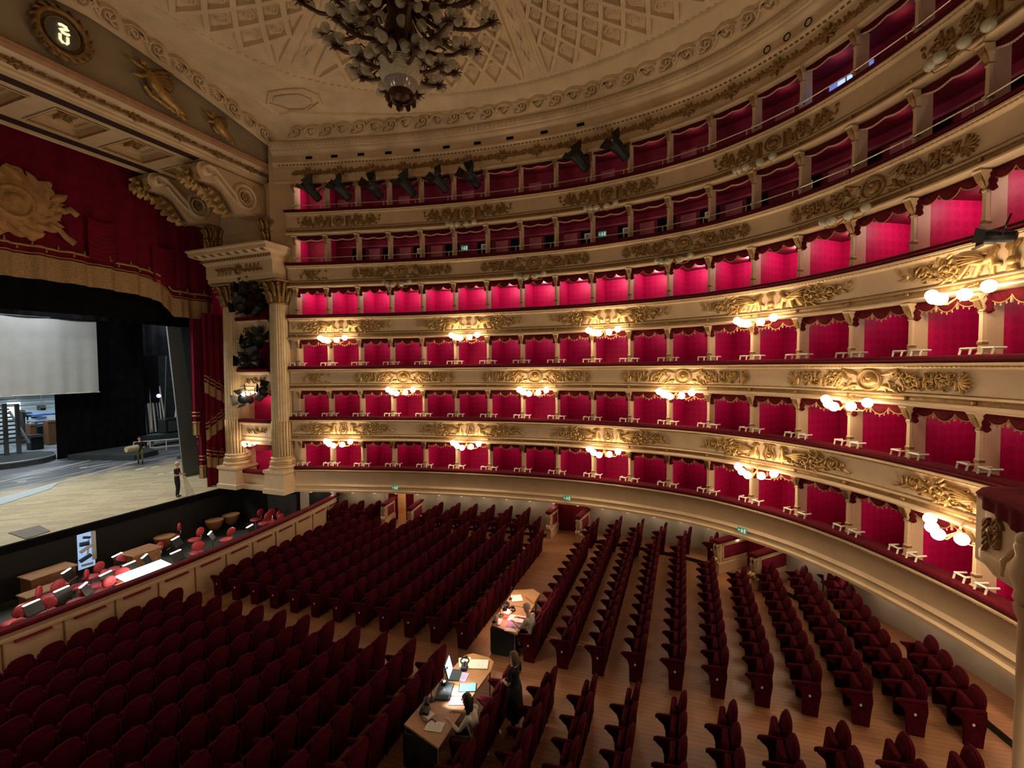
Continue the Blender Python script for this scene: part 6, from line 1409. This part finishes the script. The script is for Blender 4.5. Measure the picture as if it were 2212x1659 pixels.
# ------------------------------------------------------------------ people
HAIRB = mat('light_brown_hair', (.16, .09, .045), .6, var=.3, scale=30); HAIRD = mat('dark_brown_hair', (.014, .008, .006), .5, var=.3, scale=30); HAIRW = mat('white_hair', (.6, .5, .42), .7, var=.1, scale=30)
BCLO = mat('black_clothing', (.009, .009, .01), .85, var=.3, scale=8); WCLO = mat('white_shirt', (.62, .56, .48), .8, var=.06, scale=6); KHAKI = mat('khaki_trousers', (.20, .19, .10), .85, var=.15, scale=6); EYEM = mat('eye_dark', (.02, .015, .01), .2)
def person(lab, loc, rz, J, S, cloth, hair, hairstyle, skirt=False, bare_arm=True, held=None):
    """J: joints in metres, facing +y.  One skinned surface; cloth(p, bone) gives the material slot of a face."""
    root = thing('person', lab, 'person', loc, rz); root.scale = (S, S, S)
    V, E, Rr, nm = [], [], [], []
    def v(p, r_, name, par=None):
        V.append(p); Rr.append(r_); nm.append(name)
        if par is not None: E.append((par, len(V)-1))
        return len(V)-1
    mid = lambda a, b, t=.5: tuple(a[k]+(b[k]-a[k])*t for k in range(3))
    pel = v(J['pelvis'], .135, 'torso'); wst = v(mid(J['pelvis'], J['chest'], .5), .12, 'torso', pel); chs = v(J['chest'], .145, 'torso', wst); nk0 = v(mid(J['chest'], J['head'], .52), .07, 'neck', chs)
    nk = v(mid(J['chest'], J['head'], .62), .052, 'neck', nk0); hd = J['head']; fd = J.get('face', (0, 1, 0)); 
    j1 = v((hd[0]+fd[0]*.015, hd[1]+fd[1]*.015, hd[2]-.065), .07, 'head', nk); h1 = v((hd[0], hd[1], hd[2]+.005), .088, 'head', j1); h2 = v((hd[0]-fd[0]*.01, hd[1]-fd[1]*.01, hd[2]+.075), .075, 'head', h1)
    for s_, sg in (('L', -1), ('R', 1)):
        sh = v(J['sh'+s_], .062, 'torso', chs); el_ = J['el'+s_]; wr = J['wr'+s_]
        a1 = v(mid(J['sh'+s_], el_, .45), .05, 'uparm', sh); e = v(el_, .042, 'elbow', a1); f1 = v(mid(el_, wr, .4), .04, 'farm', e); w_ = v(wr, .027, 'hand', f1)
        dv = Vector(wr)-Vector(el_); dv.normalize(); side = dv.cross(Vector((0, 0, 1))); side = side.normalized() if side.length > .1 else Vector((1, 0, 0)); dn = side.cross(dv)
        pm = Vector(wr)+dv*.075; p_ = v(tuple(pm), .03, 'hand', w_)
        for q, L_ in ((-.03, .062), (-.01, .075), (.01, .07), (.03, .055)):
            b_ = pm+side*q+dv*.02; k1 = v(tuple(b_+dv*L_*.5-dn*.008), .0095, 'hand', p_); v(tuple(b_+dv*L_-dn*.03), .008, 'hand', k1)
        th = v(tuple(Vector(wr)+dv*.03+side*(.035*-sg)), .011, 'hand', w_); v(tuple(Vector(wr)+dv*.075+side*(.055*-sg)-dn*.01), .009, 'hand', th)
        hp = v(J['hip'+s_], .1, 'leg', pel); kn = J['kn'+s_]; an = J['an'+s_]; t1 = v(mid(J['hip'+s_], kn, .5), .082, 'leg', hp); k_ = v(kn, .06, 'leg', t1); c1 = v(mid(kn, an, .35), .056, 'leg', k_); a_ = v(an, .038, 'foot', c1); v((an[0]+J.get('toe', (0, .15))[0], an[1]+J.get('toe', (0, .15))[1], an[2]-.04), .034, 'foot', a_)
    me = bpy.data.meshes.new('body_base'); me.from_pydata(V, E, []); o = bpy.data.objects.new('body_base', me); COL.objects.link(o)
    sk = o.modifiers.new('skin', 'SKIN'); sk.branch_smoothing = .5
    for i, sv in enumerate(me.skin_vertices[0].data): sv.radius = (Rr[i], Rr[i]); sv.use_root = (i == 0)
    for i in (pel, wst, chs): me.skin_vertices[0].data[i].radius = (Rr[i]*1.12, Rr[i]*.82)
    o.modifiers.new('sub', 'SUBSURF').levels = 1
    dg = bpy.context.evaluated_depsgraph_get(); bm_ = bpy.data.meshes.new_from_object(o.evaluated_get(dg)); bpy.data.objects.remove(o); bm_.name = 'body'
    for m_ in (SKIN, cloth['top'], cloth['bottom'], BLACK): bm_.materials.append(m_)
    VV = [Vector(p) for p in V]
    for f in bm_.polygons:
        c = f.center; i = min(range(len(VV)), key=lambda i: (VV[i]-c).length-Rr[i]*.6); n_ = nm[i]
        f.material_index = {'torso': 1, 'neck': 0, 'head': 0, 'uparm': 1, 'elbow': 0 if bare_arm else 1, 'farm': 0 if bare_arm else 1, 'hand': 0, 'leg': 2, 'foot': 3}[n_]; f.use_smooth = True
    if bm_.attributes.get('x'): pass
    link('body', bm_, root)
    # face and hair
    F_ = Vector(fd).normalized(); Rt_ = F_.cross(Vector((0, 0, 1))).normalized(); H_ = Vector(hd)
    mb = MB(); mb.tube([tuple(H_+F_*.088+Vector((0, 0, .015))), tuple(H_+F_*.112+Vector((0, 0, -.025))), tuple(H_+F_*.09+Vector((0, 0, -.035)))], [.011, .017, .012], 6); local('nose', mb, SKIN, root, True)
    for sg in (1, -1):
        mb = MB(); mb.ball(tuple(H_+F_*.08+Rt_*(.033*sg)+Vector((0, 0, .012))), .011, 7, 5); local('eye', mb, EYEM, root, True)
        mb = MB(); mb.ball(tuple(H_+Rt_*(.088*sg)+Vector((0, 0, -.005))), .026, 7, 5, 0, (.5, .8, 1.2)); local('ear', mb, SKIN, root, True)
    mb = MB(); mb.tube([tuple(H_+F_*.083+Rt_*(.025*q)+Vector((0, 0, -.058))) for q in (-1, 0, 1)], .007, 5); local('mouth', mb, mat_lip, root, True)
    mb = MB()
    def hp_(i, j, ni, nj):                # shell over the back and top of the head
        lat = pi*j/nj; lon = 2*pi*i/ni; d = F_*(-cos(lon))+Rt_*sin(lon)
        fw = max(0, cos(lon-pi)); zc = cos(lat); r_ = .106
        lo = {'short': .10, 'long': .12, 'bob': .12}[hairstyle]
        p = H_+Vector((0, 0, .03))+d*(r_*sin(lat))*(1 if fw < .3 else .93)+Vector((0, 0, r_*zc))
        return tuple(p)
    ni, nj = 16, 8; rs = []
    for j in range(1, nj-1):
        ring = []
        for i in range(ni):
            lon = 2*pi*i/ni; front = cos(lon-pi); jj = j if front < .35 else min(j, 3.1)
            p = Vector(hp_(i, jj, ni, nj))
            if hairstyle == 'bob' and j >= 4 and front < .35: p += Vector((0, 0, -.045*(j-3)))+(p-H_-Vector((0, 0, p.z-H_.z)))*.12
            if hairstyle == 'long' and j >= 4 and front < .35: p += Vector((0, 0, -.11*(j-3)))-F_*.02*(j-3)
            ring.append(tuple(p))
        rs.append(ring)
    mb.rings(rs, 0, True, False)
    local('hair', mb, hair, root, True)
    if skirt:
        px, py_, pz = J['pelvis']; mb = MB(); mb.lathe([(.15, pz+.1), (.19, pz-.05), (.2, pz-.3), (.235, .34)], 16, 0, (px, py_, 0), lambda x, y, z: (x, py_+(y-py_)*.8, z)); local('skirt', mb, cloth['top'], root, True)
    return root
mat_lip = mat('lip', (.35, .12, .1), .5)
def standing(h=1.75, **kw):
    k = h/1.75
    J = dict(pelvis=(0, 0, .95), chest=(0, .0, 1.30), head=(0, .03, 1.625), shL=(-.19, 0, 1.40), shR=(.19, 0, 1.40), elL=(-.25, -.02, 1.12), elR=(.25, -.02, 1.12), wrL=(-.2, .18, 1.0), wrR=(.2, .18, 1.0),
             hipL=(-.09, 0, .9), hipR=(.09, 0, .9), knL=(-.1, .03, .5), knR=(.1, .03, .5), anL=(-.1, -.02, .08), anR=(.1, -.02, .08))
    J.update(kw); return J
def seated(**kw):
    J = dict(pelvis=(0, 0, .58), chest=(0, .10, .95), head=(0, .2, 1.27), shL=(-.19, .1, 1.05), shR=(.19, .1, 1.05), elL=(-.25, .25, .82), elR=(.25, .25, .82), wrL=(-.15, .48, .86), wrR=(.15, .48, .86),
             hipL=(-.1, .05, .55), hipR=(.1, .05, .55), knL=(-.13, .48, .52), knR=(.13, .48, .52), anL=(-.13, .42, .08), anR=(.13, .42, .08))
    J.update(kw); return J
p = (5.66, 25.35)
o = person('bald man in black T-shirt and black trousers standing at the stage edge', (p[0], p[1], sz(p[1])), rad(215), standing(wrL=(-.02, .24, 1.13), wrR=(.06, .26, 1.15), elL=(-.27, .03, 1.12), elR=(.26, .03, 1.12)), 1.1, {'top': BCLO, 'bottom': BCLO}, HAIRW, 'short')
c_ = thing('white_cloth', 'white gauze cloth hanging from the hands of the man on stage', 'cloth', (5.95, 25.0, 1.3)); 
mb = MB(); mb.grid(lambda u, v: (5.75+.12*u+.35*v*u+.1*v, 25.02-.1*v*u+.04*sin(u*12), 1.22+1.15*(1-v)), 10, 8); part('gauze', mb, mat('white_gauze', (.7, .68, .6), .9, alpha=.75), c_, True)
o = person('stagehand in black top and khaki trousers carrying a roll across the stage', (9.85, 35.4, sz(35.4)), rad(150), standing(wrL=(-.22, .3, 1.12), wrR=(.22, .32, 1.1), elL=(-.28, .05, 1.1), elR=(.28, .05, 1.1), knL=(-.1, .1, .5), anL=(-.1, .16, .08), anR=(.1, -.12, .08)), 1.1, {'top': BCLO, 'bottom': KHAKI}, HAIRD, 'short', bare_arm=False)
t = thing('carried_roll', 'pale cylindrical roll carried by the stagehand', 'roll', (9.4, 35.1, sz(35)+1.2)); mb = MB(); mb.lathe([(.0, -.5), (.19, -.5), (.2, .42), (.0, .42)], 14, 0, (0, 0, 0), lambda x, y, z: (9.15+z*.9, 35.0+y+z*.25, sz(35)+1.25+x)); part('roll', mb, mat('tan_roll', (.5, .42, .24), .7), t, 40)
o = person('woman with light brown hair in a black dress standing by the nearer desk', (-2.02, 3.62, fz(3.6)), rad(-10), standing(face=(-.35, .95, 0), head=(0, .02, 1.60), elL=(-.24, .02, 1.12), elR=(.25, .0, 1.12), wrL=(-.06, .24, 1.02), wrR=(.08, .24, 1.0)), 1.06, {'top': BCLO, 'bottom': BCLO}, HAIRB, 'bob', True)
o.location = (-1.62, 3.52, fz(3.52)); o.scale = (1.02,)*3
o = person('seated person with long dark hair in a white top leaning over the nearer desk', (-2.78, 3.92, fz(3.9)), 0, seated(), 1.05, {'top': WCLO, 'bottom': BCLO}, HAIRD, 'long', bare_arm=False)
o = person('seated white-haired man in a white T-shirt at the farther desk', (.95, 3.92, fz(3.9)), rad(-12), seated(), 1.06, {'top': WCLO, 'bottom': BCLO}, HAIRW, 'short')
